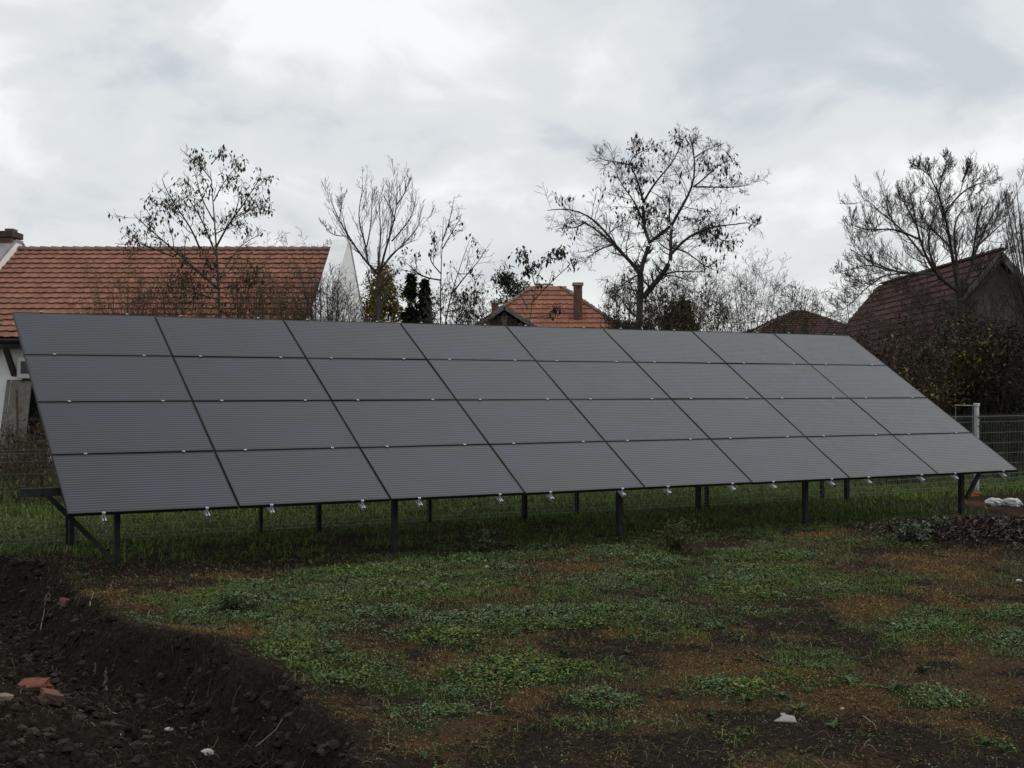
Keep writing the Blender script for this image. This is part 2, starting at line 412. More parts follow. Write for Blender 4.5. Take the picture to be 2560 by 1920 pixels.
def weights(x, y):
    u = (x-AO[0])*AU[0]+(y-AO[1])*AU[1]; n = (x-AO[0])*AN[0]+(y-AO[1])*AN[1]
    patch = fbm(x*1.9+4, y*1.9, 5, .62); patch2 = fbm(x*2.3+40, y*2.3+9, 5, .62); slow = fbm(x*.7+21, y*.7+3, 2)
    lipd = lip_dist(x, y); dug = sstep(-.10, .10, lipd+.25*(patch-.5))
    ppx = 1280+FPX*x/np.maximum(y, .5); ppy = 973.6+FPX*EYE/np.maximum(y, .5)
    soilband = sstep(1780, 1880, ppy)*sstep(1000, 1300, ppx)
    g = (ell(x, y, GREEN)*.85+(patch-.5)*2.6+(slow-.5)*.5+.20)*(1-.35*soilband)
    mo = (ell(x, y, MOSS)*.70+(patch2-.5)*2.2+.30)*(1-.2*soilband)
    under = sstep(-.35, .25, n)*(1-sstep(1.9, 2.9, n))*sstep(-.6, .2, u)*(1-sstep(13.6, 14.5, u))
    behind = sstep(2.0, 3.2, n+.8*(patch-.5))
    g = g*(1-under)+under*(.34+1.6*(patch-.5)+.4*sstep(4, 9, u)); mo = mo*(1-under*.8)
    g = np.maximum(g, behind*(.78+1.4*(patch-.5))); mo = mo*(1-behind*.7)
    right = sstep(14.3, 15.5, u)*sstep(-.5, .6, n); g = g*(1-.5*right*(1-behind))
    pw = sstep(.35, .6, pile_w(x, y)); g = g*(1-pw); mo = mo*(1-pw)
    md = sstep(.35, .75, mound_w(x, y)); g = g*(1-md); mo = mo*(1-.7*md)
    rag = sstep(-.50, -.02, lipd+.9*(patch2-.5)); g = g*(1-dug)*(1-.75*rag); mo = mo*(1-dug)*(1-.35*rag)
    return np.clip(g, 0, 1.3), np.clip(mo, 0, 1.3)

def axis_pts(lo, hi, a, b, fine, grow=1.18):
    mid = list(np.arange(a, b, fine)); L_, R_ = [], []
    s = fine; p = a
    while p > lo: s = min(s*grow, 25); p -= s; L_.append(p)
    s = fine; p = mid[-1]
    while p < hi: s = min(s*grow, 25); p += s; R_.append(p)
    return np.array(L_[::-1]+mid+R_)
gx = axis_pts(-260, 260, -4.4, 4.6, .022); gy = axis_pts(-60, 420, 6.2, 14.0, .022)
GX, GY = np.meshgrid(gx, gy); Z = height(GX, GY)
nx, ny = len(gx), len(gy); ii = np.arange(nx*ny).reshape(ny, nx)
gm = MB(); gm.add(np.stack([GX, GY, Z], -1).reshape(-1, 3), np.stack([ii[:-1, :-1], ii[:-1, 1:], ii[1:, 1:], ii[1:, :-1]], -1).reshape(-1, 4))
ground = gm.build('ground', M['ground'], smooth=True)
gw, mw = weights(GX, GY)
for nm, val in (('green', gw), ('moss', mw)):
    a_ = ground.data.attributes.new(nm, 'FLOAT', 'POINT'); a_.data.foreach_set('value', val.ravel().astype(np.float32))
tag(ground, 'dark soil yard with mossy patches and a dug trench', 'ground', kind='structure')

# ------------------------------------------------------------------ low plants, grass, litter, clods (uncountable)
def scatter(n, dens, ylo=6.3, yhi=19.5, xmarg=1.22):
    """points on the ground inside the wedge in front of the yard, kept with probability dens(x, y)"""
    y = np.sqrt(RNG.random(n)*(yhi**2-ylo**2)+ylo**2); x = (RNG.random(n)*2-1)*.402*xmarg*y
    k = RNG.random(n) < dens(x, y)
    return x[k], y[k]
def leaf_quads(mb, P, size, yaw, tilt, col, aspect=.75, fold=.25):
    """little folded leaves: 4 points each; P base, leaf points along yaw, tilt is the rise angle"""
    n = len(P); d = np.stack([np.cos(yaw)*np.cos(tilt), np.sin(yaw)*np.cos(tilt), np.sin(tilt)], -1)
    sd_ = np.stack([-np.sin(yaw), np.cos(yaw), np.zeros(n)], -1); up = np.cross(d, sd_)
    s = size[:, None]; w = s*aspect*.5
    V = np.stack([P, P+d*s*.55-sd_*w+up*s*fold*.5, P+d*s, P+d*s*.55+sd_*w+up*s*fold*.5], 1)
    idx = np.arange(n*4).reshape(n, 4)
    mb.add(V.reshape(-1, 3), np.concatenate([idx[:, [0, 1, 2]], idx[:, [0, 2, 3]]]), np.repeat(col, 4, 0))
def blades(mb, P, h, yaw, lean, w, col):
    n = len(P); d = np.stack([np.cos(yaw), np.sin(yaw), np.zeros(n)], -1); sd_ = np.stack([-np.sin(yaw), np.cos(yaw), np.zeros(n)], -1)
    z = np.array([0, 0, 1.]); H = h[:, None]; l = lean[:, None]; W = w[:, None]
    V = np.stack([P-sd_*W, P+sd_*W, P+d*H*l*.45+z*H*.65+sd_*W*.7, P+d*H*l*.45+z*H*.65-sd_*W*.7, P+d*H*l*1.1+z*H*(1-.35*l)], 1)
    i = np.arange(n*5).reshape(n, 5)
    mb.c.append(np.repeat(col, 5, 0)); mb.v.append(V.reshape(-1, 3))
    mb.f.append(i[:, [0, 1, 2, 3]]+mb.n); mb.f.append(i[:, [3, 2, 4]]+mb.n); mb.n += n*5
def cols(n, a, b, var=.25):
    t = RNG.random((n, 1)); c = np.array(a)*(1-t)+np.array(b)*t
    return c*(1+var*(RNG.random((n, 1))*2-1))

# creeping broad-leaved plants in clumps
def gw_(x, y): return weights(x, y)[0]
cx_, cy_ = scatter(128000, lambda x, y: np.clip((gw_(x, y)-.30)*.95, 0, .75)*np.clip(1.15-(y-7)*.045, .4, 1)+.035*(lip_dist(x, y) < -.05))
nL = RNG.integers(4, 9, len(cx_)); hue = fbm(cx_*1.7+70, cy_*1.7, 3); rep = np.repeat(np.arange(len(cx_)), nL); n = len(rep)
rad = RNG.random(n)**.6*.05; th = RNG.random(n)*6.283
x = cx_[rep]+rad*np.cos(th); y = cy_[rep]+rad*np.sin(th)
big = sstep(.45, .65, fbm(cx_*2.6+170, cy_*2.6, 3))[rep]           # some clumps carry larger leaves
vig = np.clip(gw_(cx_, cy_), .3, 1.1)[rep]
P = np.stack([x, y, height(x, y)+.006+RNG.random(n)*.055*vig*(1-rad/.08)], -1)
t = sstep(.40, .60, hue)[rep][:, None]
ca = cols(n, (.040, .070, .028), (.140, .195, .095), .4); cb = cols(n, (.044, .080, .016), (.125, .175, .046), .4)
cl_ = ca*(1-t)+cb*t
dead = RNG.random(n) < .06; cl_[dead] = cols(dead.sum(), (.13, .09, .045), (.20, .15, .07))
mb = MB(); leaf_quads(mb, P, .010+(.011+.014*big)*RNG.random(n)*vig+.003*big, th+RNG.normal(0, .5, n), RNG.normal(.18, .42, n), cl_, .85)
tag(mb.build('ground_cover', M['leaf']), 'low creeping green leaves spreading in patches over the yard', 'ground cover', kind='stuff')
print('cover leaves', n)

# grass blades: front yard tufts and the sward behind the array
def grass(name, n, dens, ylo, yhi, hmin, hmax, w, label, ca, cb, xm=1.22, lean=1.1):
    x, y = scatter(n, dens, ylo, yhi, xm); k = len(x)
    P = np.stack([x, y, height(x, y)-.004], -1); mb = MB()
    c = cols(k, ca, cb, .3); dd = RNG.random(k) < .14; c[dd] = cols(dd.sum(), (.12, .09, .045), (.20, .155, .085))
    blades(mb, P, hmin+(hmax-hmin)*RNG.random(k)**1.6, RNG.random(k)*6.283, RNG.random(k)*lean, w*(.6+.8*RNG.random(k)), c)
    print(name, k)
    return tag(mb.build(name, M['leaf']), label, 'grass', kind='stuff')
TUFT = [(1030,1420,140,26,1.),(1000,1460,110,30,.9),(1500,1745,80,24,1.),(1790,1722,80,18,1.1),(560,1545,170,16,.9),(1900,1455,200,20,.7),(2020,1640,120,14,.8),(1700,1470,90,30,.6),(2340,1745,60,22,.8),(1210,1500,160,30,.6),(2470,1450,80,20,.7)]
grass('yard_grass', 290000, lambda x, y: np.clip(.10*sstep(.52, .66, fbm(x*6+50, y*6, 3))*(lip_dist(x, y) < -.03)+np.clip(gw_(x, y)-.25, 0, 1)*.30+.75*sstep(.54, .70, fbm(x*2.3+5, y*2.3+8, 4, .6))*sstep(.1, .3, gw_(x, y))+.85*ell(x, y, TUFT)*sstep(.3, .55, fbm(x*5, y*5, 3)), .0, .9),
      6.3, 19.5, .025, .085, .0020, 'thin green grass tufts growing among the creeping plants in front of the array', (.050, .088, .016), (.115, .165, .040), lean=2.1)
def behind_d(x, y):
    n_ = (x-AO[0])*AN[0]+(y-AO[1])*AN[1]; return np.clip(gw_(x, y)*.9-.1, 0, .85)*sstep(.3, 2.0, n_)
grass('back_grass', 230000, behind_d, 13, 31, .04, .13, .006, 'green grass growing behind the solar array and mesh fence', (.066, .118, .017), (.155, .225, .044), lean=1.4)

# rusty moss flakes and dead litter
x, y = scatter(600000, lambda x, y: np.clip((weights(x, y)[1]-.20)*.75+.30, 0, .8)*(1-.55*np.clip(gw_(x, y), 0, 1)), 6.3, 19)
n = len(x); P = np.stack([x, y, height(x, y)+.002+RNG.random(n)*.012], -1); mb = MB()
mw_ = fbm(x*1.3+11, y*1.3+31, 4)[:, None]; tt = sstep(.50, .62, np.maximum(mw_, .95*ell(x, y, [q for q in MOSS if q[4] > 1.05])[:, None]))
wt = sstep(.25, .5, weights(x, y)[1])[:, None]
c = cols(n, (.044, .029, .018), (.175, .112, .062), .5)*(1-tt)+cols(n, (.110, .066, .024), (.30, .180, .068), .3)*tt
c = c*wt+(1-wt)*cols(n, (.020, .014, .009), (.125, .086, .052), .5)
pale = RNG.random(n) < .015; c[pale] = cols(pale.sum(), (.14, .11, .07), (.24, .19, .13))
leaf_quads(mb, P, (.011+.024*RNG.random(n)**2)*np.clip(y/12, .65, 1.1), RNG.random(n)*6.283, RNG.normal(.2, .6, n), c, .42)
tag(mb.build('dead_litter', M['leaf']), 'rusty brown moss and dead plant litter between the green patches', 'litter', kind='stuff'); print('litter', n)

# broad rosettes and single fallen leaves
x, y = scatter(2600, lambda x, y: np.clip(gw_(x, y)*.55+.06, 0, .6)*(lip_dist(x, y) < -.05), 6.3, 17); m = len(x)
nl = RNG.integers(6, 12, m); rep_ = np.repeat(np.arange(m), nl); n = len(rep_); th = RNG.random(n)*6.283
P = np.stack([x[rep_], y[rep_], height(x, y)[rep_]+.008], -1); hue = RNG.random(m)[rep_][:, None]; sz = (.03+.05*RNG.random(m)**1.5)[rep_]*(.7+.5*RNG.random(n))
mb = MB(); leaf_quads(mb, P, sz, th, RNG.normal(.38, .2, n), cols(n, (.034, .058, .022), (.060, .092, .034), .3)*(1-hue)+cols(n, (.060, .085, .045), (.105, .14, .075), .3)*hue, .42, .3)
tag(mb.build('rosette_weeds', M['leaf']), 'small broad leaved rosettes dotted over the yard', 'weeds', kind='stuff')
x, y = scatter(2600, lambda x, y: .22+.5*sstep(.02, .25, pile_w(x, y)), 6.3, 19); n = len(x)
P = np.stack([x, y, height(x, y)+.012+.02*RNG.random(n)], -1); mb = MB()
leaf_quads(mb, P, (.016+.034*RNG.random(n)**1.5)*np.clip(y/10, .7, 1.5), RNG.random(n)*6.283, RNG.normal(.1, .4, n), cols(n, (.05, .034, .022), (.15, .105, .07), .4), .7, .5)
tag(mb.build('fallen_leaves', M['leaf']), 'scattered curled brown leaves fallen over the yard', 'leaves', kind='stuff')

# straw bits and fine roots, everywhere but sparse, thicker over the dug soil
def soil_d(x, y):
    s = lip_dist(x, y); return np.clip(.20+.16*sstep(-.25, .15, s), 0, .7)
x, y = scatter(16000, soil_d, 6.3, 17); n = len(x)
k = 5; L_ = .03+.13*RNG.random(n)**2; yw = RNG.random(n)*6.283; tt = np.linspace(0, 1, k)
cur = RNG.normal(0, 1.0, n)
ang = yw[:, None]+cur[:, None]*tt; dx = np.cumsum(np.cos(ang), 1)/k*L_[:, None]; dy = np.cumsum(np.sin(ang), 1)/k*L_[:, None]
X = x[:, None]+dx; Y = y[:, None]+dy; arch = (RNG.random(n)*.35*L_)[:, None]*np.sin(tt*math.pi)
P = np.stack([X, Y, height(X, Y)+.006+arch], -1); mb = MB(); mb.tubes(P, (.0009+.0016*RNG.random(n))[:, None]*np.linspace(1, .5, k), 3)
mb.c.append(np.repeat(cols(n, (.085, .060, .040), (.26, .20, .13), .3), k*3, 0))
tag(mb.build('straw_and_roots', M['root']), 'pale straw bits and torn fine roots lying on the soil', 'roots', kind='stuff')

# clods
t_ = (1+5**.5)/2
ICO = np.array([(-1,t_,0),(1,t_,0),(-1,-t_,0),(1,-t_,0),(0,-1,t_),(0,1,t_),(0,-1,-t_),(0,1,-t_),(t_,0,-1),(t_,0,1),(-t_,0,-1),(-t_,0,1)])/math.hypot(1, t_)
ICF = np.array([(0,11,5),(0,5,1),(0,1,7),(0,7,10),(0,10,11),(1,5,9),(5,11,4),(11,10,2),(10,7,6),(7,1,8),(3,9,4),(3,4,2),(3,2,6),(3,6,8),(3,8,9),(4,9,5),(2,4,11),(6,2,10),(8,6,7),(9,8,1)])
def lumps(mb, P, size, col):
    n = len(P); V = ICO[None]*(1+RNG.normal(0, .22, (n, 12, 1)))
    sc = size[:, None, None]*np.stack([.8+.6*RNG.random(n), .8+.6*RNG.random(n), .5+.4*RNG.random(n)], -1)[:, None]
    a = RNG.random(n)*6.283; ca_, sa = np.cos(a)[:, None], np.sin(a)[:, None]; V = V*sc
    V = np.stack([V[..., 0]*ca_-V[..., 1]*sa, V[..., 0]*sa+V[..., 1]*ca_, V[..., 2]], -1)+P[:, None]
    mb.add(V.reshape(-1, 3), (ICF[None]+np.arange(n)[:, None, None]*12).reshape(-1, 3), np.repeat(col, 12, 0))
x, y = scatter(110000, lambda x, y: np.clip(.02*sstep(8.6, 7.0, y)+.85*sstep(-.12, .12, lip_dist(x, y))+.2*mound_w(x, y), 0, .9)*sstep(.30, .55, fbm(x*3, y*3, 3)), 6.3, 14.5)
n = len(x); sz = .004+.034*RNG.random(n)**7; sz = np.where(lip_dist(x, y) < -.1, np.minimum(sz, .012), sz); mb = MB()
lumps(mb, np.stack([x+RNG.normal(0, .008, n), y+RNG.normal(0, .008, n), height(x, y)+sz*.1], -1), sz, cols(n, (.013, .010, .008), (.048, .036, .027), .5))
tag(mb.build('soil_clods', M['clod'], smooth=False), 'dark crumbly soil clods in and beside the dug trench', 'soil', kind='stuff'); print('clods', n)

# larger sticky clods, crumbly, half sunk in the trench wall and floor
import bmesh
def clod_shapes(nv=6):
    out = []; g = np.random.default_rng(77)
    for i in range(nv):
        bm = bmesh.new(); bmesh.ops.create_icosphere(bm, subdivisions=3, radius=1.0)
        V = np.array([v.co[:] for v in bm.verts]); F = np.array([[v.index for v in f.verts] for f in bm.faces]); bm.free(); o_ = g.random(3)*60
        d = fbm(V[:, 0]*1.3+o_[0]+V[:, 2]*.7, V[:, 1]*1.3+o_[1]-V[:, 2]*.9, 4, .62); d2 = fbm(V[:, 2]*3+o_[2], V[:, 0]*3-V[:, 1]*3, 3, .7)
        out.append((V*(.18+1.35*d+.75*(d2-.5))[:, None], F))
    return out
CL = clod_shapes()
x, y = scatter(14000, lambda x, y: (.09*sstep(-.05, .05, lip_dist(x, y))+.42*np.exp(-((lip_dist(x, y)-.16)/.16)**2))*sstep(.36, .55, fbm(x*3.3+8, y*3.3, 3)), 6.3, 13.5)
n = len(x); z = height(x, y); LD = lip_dist(x, y); mb = MB(); print('big clods', n)
for i in range(n):
    V, F = CL[i % 6]; a = RNG.random()*6.283; sz = .010+.060*RNG.random()**(3.0 if abs(LD[i]-.14) < .22 else 6); ca_, sa_ = math.cos(a), math.sin(a); q = V*np.array([1, .8, .62])*sz
    q = np.stack([q[:, 0]*ca_-q[:, 1]*sa_, q[:, 0]*sa_+q[:, 1]*ca_, q[:, 2]], 1)+np.array([x[i], y[i], z[i]-sz*.10])
    mb.add(q, F, cols(1, (.014, .010, .0075), (.044, .032, .024), .4)[0])
tag(mb.build('sticky_clods', M['clod'], smooth=False), 'larger sticky dark soil lumps on the trench wall', 'soil', kind='stuff')
x, y = scatter(90000, lambda x, y: np.clip(.55-1.2*gw_(x, y), 0, .5)*(lip_dist(x, y) < -.02)*sstep(12, 8, y)*sstep(.35, .6, fbm(x*4+7, y*4, 3)), 6.3, 12)
n = len(x); sz = .003+.010*RNG.random(n)**4; mb = MB(); print('crumbs', n)
lumps(mb, np.stack([x, y, height(x, y)+sz*.3], -1), sz, cols(n, (.018, .013, .009), (.070, .050, .035), .4))
tag(mb.build('soil_crumbs', M['clod']), 'fine dark soil crumbs on the bare ground in the foreground', 'soil', kind='stuff')

# fallen leaf pile at the right
c0 = gnd(2470, 1345); n = 16000
x = c0[0]+RNG.normal(0, 1.05, n); y = c0[1]+RNG.normal(0, .85, n); k = RNG.random(n) < sstep(.14, .5, pile_w(x, y)); x, y = x[k], y[k]; n = len(x)
P = np.stack([x, y, height(x, y)+RNG.random(n)*.05], -1); mb = MB()
c = cols(n, (.022, .016, .014), (.066, .046, .040), .4); l = RNG.random(n) < .14; c[l] = cols(l.sum(), (.12, .09, .08), (.19, .15, .13))
leaf_quads(mb, P, .03+.06*RNG.random(n)**1.5, RNG.random(n)*6.283, RNG.normal(.15, .4, n), c, .6, .5)
tag(mb.build('leaf_pile', M['leaf']), 'heap of dark purplish fallen leaves beside the end post of the array', 'leaf pile', kind='stuff')

# ------------------------------------------------------------------ solar array
sa = tag(empty('solar_array', (AO[0], AO[1], 0), YAW), 'ground mounted array of dark solar panels on steel posts', 'solar array')
Z0 = EYE-1.233; ct, st_ = math.cos(TILT), math.sin(TILT)
def onp(v, d=0.): return (v*ct-d*st_, Z0+v*st_+d*ct)       # slope distance v, offset d along the panel normal -> (n, z)
PW, PH, PT, PR = 1.728, 1.034, .035, .007
fm = MB()
fm.box((-PW/2, -PH/2, -PT), (PW/2, -PH/2+PR, 0)).box((-PW/2, PH/2-PR, -PT), (PW/2, PH/2, 0))
fm.box((-PW/2, -PH/2+PR, -PT), (-PW/2+PR, PH/2-PR, 0)).box((PW/2-PR, -PH/2+PR, -PT), (PW/2, PH/2-PR, 0))
fme = fm.mesh('solar_panel'); fme.materials.append(M['black_frame'])
gl = MB().box((-PW/2+PR+.0005, -PH/2+PR+.0005, -.009), (PW/2-PR-.0005, PH/2-PR-.0005, -.0025))
gme = gl.mesh('glass'); gme.materials.append(M['solar_glass'])
pr = np.random.default_rng(5)
for c in range(8):
    for r in range(4):
        o = link(bpy.data.objects.new('solar_panel', fme), sa)
        nn, zz = onp((r+.5)*HP+pr.normal(0, .0012))
        o.location = ((c+.5)*WP+pr.normal(0, .0012), nn, zz)
        o.rotation_euler = (TILT+pr.normal(0, .0025), pr.normal(0, .002), 0)
        g_ = link(bpy.data.objects.new('glass', gme), o)
# rails (two per column) with clamps; they run up the slope under the panels
rw, rh, slot = .040, .040, .012
rl0, rl1 = -.085, 4*HP+.03
rm = MB()
rm.box((-rw/2, rl0, -rh), (rw/2, rl1, -rh+.004)).box((-rw/2, rl0, -rh+.004), (-rw/2+.004, rl1, -.004)).box((rw/2-.004, rl0, -rh+.004), (rw/2, rl1, -.004))
rm.box((-rw/2, rl0, -.004), (-slot/2, rl1, 0)).box((slot/2, rl0, -.004), (rw/2, rl1, 0))
rme = rm.mesh('rail'); rme.materials.append(M['alu'])
cm = MB().box((-.015, -.0075, 0), (.015, .0075, PT+.003)).box((-.015, -.0125, PT+.0035), (.015, .0125, PT+.007)).box((-.005, -.005, PT+.0075), (.005, .005, PT+.012))
cme = cm.mesh('clamp'); cme.materials.append(M['alu'])
for c in range(8):
    for fr_ in (.20, .80):
        o = link(bpy.data.objects.new('rail', rme), sa); nn, zz = onp(0, -PT-.001)
        o.location = ((c+fr_)*WP, nn, zz); o.rotation_euler = (TILT, 0, 0)
        for r in range(5):
            k = link(bpy.data.objects.new('clamp', cme), o); k.location = (0, r*HP+(-.004 if r == 0 else .004 if r == 4 else 0), .001)
# beams, posts, braces
NF, NB = .57, 3.58-.57
def beam_z(n): return Z0+n*math.tan(TILT)-(PT+rh+.002)/ct
BH = .085
bz = {}
for n_ in (NF, NB):
    zt = beam_z(n_)-.03; bz[n_] = zt
    b = MB().box((-.36 if n_ == NF else .05, n_-.03, zt-BH), (8*WP+.30, n_+.03, zt)); bevel(b.build('beam', M['steel_dark'], sa))
def c_post(h):
    w, d, t = .056, .075, .006
    return MB().prism([(-w/2, -d/2), (w/2, -d/2), (w/2, -d/2+t), (-w/2+t, -d/2+t), (-w/2+t, d/2-t), (w/2, d/2-t), (w/2, d/2), (-w/2, d/2)], 2, 0, h)
for i in range(5):
    u = .603+i*3.184
    for n_ in (NF, NB):
        wp = arr(u, n_); g0 = float(height(np.array(wp[0]), np.array(wp[1])))-.25
        p = c_post(bz[n_]-BH-.001-g0).build('post', M['steel_dark'], sa); p.location = (u, n_, g0)
for u0, u1, zl in ((.56, -.12, .14), (13.385, 13.86, .26)):
    MB().bar((u0, NF-.065, zl), (u1, NF-.065, bz[NF]-BH*.6), .05, .05, (0, 1, 0)).build('brace', M['steel_dark'], sa)

# ------------------------------------------------------------------ welded mesh fences behind the array
FN = 3.36
def fence(name, u0, u1, n0, n1, hgt, posts, label, post_h, folds, mat):
    a = arr(u0, n0); b = arr(u1, n1); L_ = float(np.hypot(*(b-a))); ang = math.atan2(b[1]-a[1], b[0]-a[0])
    f = tag(empty(name, (a[0], a[1], 0), ang), label, 'fence')
    for pu in posts:
        x = (pu-u0)/(u1-u0)*L_
        bevel(MB().box((x-.022, -.03, -.2), (x+.022, .03, post_h)).build('fence_post', M['steel_dark'], f), .004)
    ed = [0]+[(pu-u0)/(u1-u0)*L_ for pu in posts if u0 < pu < u1]+[L_]
    for x0, x1 in zip(ed[:-1], ed[1:]):
        if x1-x0 < .3: continue
        x0 += .03; x1 -= .03; mb = MB(); nv = int((x1-x0)/.05); xs = np.linspace(x0, x1, nv)
        # profile of a vertical wire: straight with V folds
        prof = [(0.04, -.035)]
        for z in folds: prof += [(z-.05, -.035), (z, -.065), (z+.05, -.035)]
        prof += [(hgt, -.035)]; prof = np.array(prof)
        P = np.stack([np.broadcast_to(xs[:, None], (nv, len(prof))), np.broadcast_to(prof[:, 1], (nv, len(prof))), np.broadcast_to(prof[:, 0], (nv, len(prof)))], -1)
        mb.tubes(P, np.full(P.shape[:2], .0024), 3)
        zs = [.06, hgt-.04]+[z+o for z in folds for o in (-.05, .05)]+[z for z in np.arange(.3, hgt, .2) if min(abs(z-f_) for f_ in folds) > .12]
        for z in zs: mb.tube([(x0, -.031, z), (x1, -.031, z)], .0034, 4)
        mb.build('mesh_panel', mat, f)
    return f
fence('mesh_fence', -5.2, 14.6, FN, FN, 1.23, [-4.3, -1.85, .62, 3.1, 5.6, 8.1, 10.6, 13.1],
      'long low welded mesh fence running behind the solar array', 1.26, (.16, 1.10), M['wire_green'])
fence('mesh_fence', 14.7, 24.5, FN+.1, FN+.9, 1.46, [19.7, 22.2, 24.4], 'taller welded mesh fence continuing beyond the white post', 1.5, (.16, 1.36), M['wire_green'])
# white capped post
wp = gnd(2442, 1226); z1 = at(2442, 1016, wp[1])[2]
o = tag(empty('fence_end_post', (wp[0], wp[1], 0), YAW), 'white square post with a capped top beside the mesh fence', 'post')
bevel(MB().box((-.034, -.034, -.2), (.034, .034, z1)).build('shaft', M['plastic_white'], o), .008)
bevel(MB().box((-.046, -.046, z1), (.046, .046, z1+.06)).build('cap', M['plastic_white'], o), .012)
for z in (z1-.22, z1-.38): MB().box((-.012, -.05, z-.012), (.012, -.0345, z+.012)).build('bolt', M['steel_dark'], o)
# pale pipe frame left of the white post
q0 = at(2386, 1013, wp[1]+1.2); q1 = at(2434, 1014, wp[1]+1.2)
o = tag(empty('pipe_frame', (q0[0], q0[1], 0)), 'pale pipe crossbar on thin legs behind the white post', 'frame')
MB().tube([(0, 0, q0[2]), (q1[0]-q0[0], 0, q1[2])], .012, 8).build('crossbar', M['concrete'], o)
for x_ in (.02, q1[0]-q0[0]-.02): MB().tube([(x_, 0, -.1), (x_, 0, q0[2]-.018)], .012, 6).build('leg', M['wire'], o)

# ------------------------------------------------------------------ clay tile roofs
def tile_mesh(w=.25, l=.41, t=.018, sag=.016):
    """interlocking clay tile with a gentle S across; lower edge at y=0, runs up +y; z is the roof normal"""
    l = .37; xs = np.linspace(0, 1, 6); zz = sag*np.array([1., .25, 0, .15, .9, 1.25])
    top = []; 
    for y_, dz in ((0, .044), (l, 0.0)):
        for x_, z_ in zip(xs, zz): top.append((x_*w*.985, y_, z_+dz+t))
    bot = [(x, y, z-t) for x, y, z in top]
    V = np.array(top+bot); F = []
    for i in range(5):
        F += [(i, i+1, 7+i, 6+i), (12+i, 12+i+1, i+1, i)]
    F += [(0, 6, 18, 12), (5, 17, 23, 11)]
    return V, np.array(F)
TV, TF = tile_mesh()
def tile_positions(width, slope, tw=.25, ex=.335, inside=None):
    rows = max(1, round((slope-.05)/ex)); ex = (slope-.05)/rows; res = []
    for r in range(rows):
        for c in range(int(width/tw)+1):
            x, y = c*tw, r*ex
            if x+tw > width+.02: continue
            if inside is None or inside(x+tw/2, y+ex/2): res.append((x, y))
    return res
def frame(o, xa, ya):
    """4x4 from origin, x axis, y axis (roof plane)"""
    from mathutils import Matrix
    xa = Vector(xa).normalized(); ya = Vector(ya).normalized(); za = xa.cross(ya)
    m = Matrix((xa, ya, za)).transposed().to_4x4(); m.translation = Vector(o); return m
def tile_plane(roof, origin, xa, ya, width, slope, mat, n_single=0, pick=None, inside=None, name='tile_field'):
    """tiles on one roof plane: the n_single most visible as objects, the rest joined"""
    m = frame(origin, xa, ya); pos = tile_positions(width, slope, inside=inside)
    jr = np.random.default_rng(3)
    order = sorted(range(len(pos)), key=lambda i: pick(*pos[i])) if pick else list(range(len(pos)))
    single = set(order[:n_single])
    if n_single:
        me = bpy.data.meshes.new('tile'); mbm = MB().add(TV, TF); me = mbm.mesh('tile'); me.materials.append(mat)
    mb = MB(); A = np.array(m)[:3, :3]; T = np.array(m)[:3, 3]
    for i, (x, y) in enumerate(pos):
        dx, dy, dz = jr.normal(0, .003), jr.normal(0, .006), abs(jr.normal(0, .004))
        if i in single:
            o = link(bpy.data.objects.new('tile', me), roof); o.matrix_local = roof.matrix_world.inverted() @ m; 
            o.location = Vector(A @ np.array([x+dx, y+dy, dz])+T)-Vector(roof_origin(roof))
        else:
            mb.add((TV+np.array([x+dx, y+dy, dz])) @ A.T+T-np.array(roof_origin(roof)), TF)
    if mb.n: tag(mb.build(name, mat, roof), kind='stuff')
def roof_origin(r):
    return tuple(r.parent.location) if r.parent else (0, 0, 0)
def ridge_tiles(roof, p, q, mat, step=.31, r=.10):
    """overlapping half-round caps along a ridge or hip"""
    p, q = np.array(p, float), np.array(q, float); d = q-p; L_ = np.linalg.norm(d); d /= L_
    side = np.cross(d, (0, 0, 1)); side /= np.linalg.norm(side); up = np.cross(side, d); th = np.linspace(0, math.pi, 7)
    o0 = np.array(roof_origin(roof)); k = int(L_/step)
    for i in range(k):
        a = p+d*i*step; V = []
        for s_, rr, e_ in ((0, r*1.08, .014), (step*1.12, r*.9, 0)):
            for t in th: V.append(a+d*s_+side*rr*np.cos(t)+up*(rr*np.sin(t)*.8+e_))
        V = np.array(V)-o0; MB().add(V, [(j, j+1, 8+j, 7+j) for j in range(6)]+[tuple(range(6, -1, -1))][:0]).add(V[:7], [tuple(range(7))]).build('ridge_tile', mat, roof)

# ------------------------------------------------------------------ long white farmhouse with parapet gables (left)
YE, YR = 31.7, 36.6; ZR = at(600, 621, YR)[2]; ZE = at(20, 841, YE)[2]; YB = 2*YR-YE
XR_o, XR_i = at(871.5, 601, YR)[0], at(838, 621, YR)[0]; XL_i = at(47, 621, YR)[0]; XL_o = XL_i-.38
hs = tag(empty('farmhouse', ((XL_o+XR_o)/2, YE+.6, 0)), 'long white farmhouse with red tiled roof between white parapet gables', 'house'); ho = np.array(hs.location)
def loc(o, *p): return tuple(np.array(p)-np.array(o.location))
def hbox(o, a, b): return MB().box(loc(o, *a), loc(o, *b))
bpy.context.view_layer.update()
hbox(hs, (XL_o-7, YE+.55, -.1), (XR_o-.02, YB-.55, ZE-.02)).build('wall', M['plaster'], hs)
sl = math.hypot(YR-YE, ZR-ZE)
def gz(y): return ZE+(ZR-ZE)*(1-abs(y-YR)/(YR-YE))
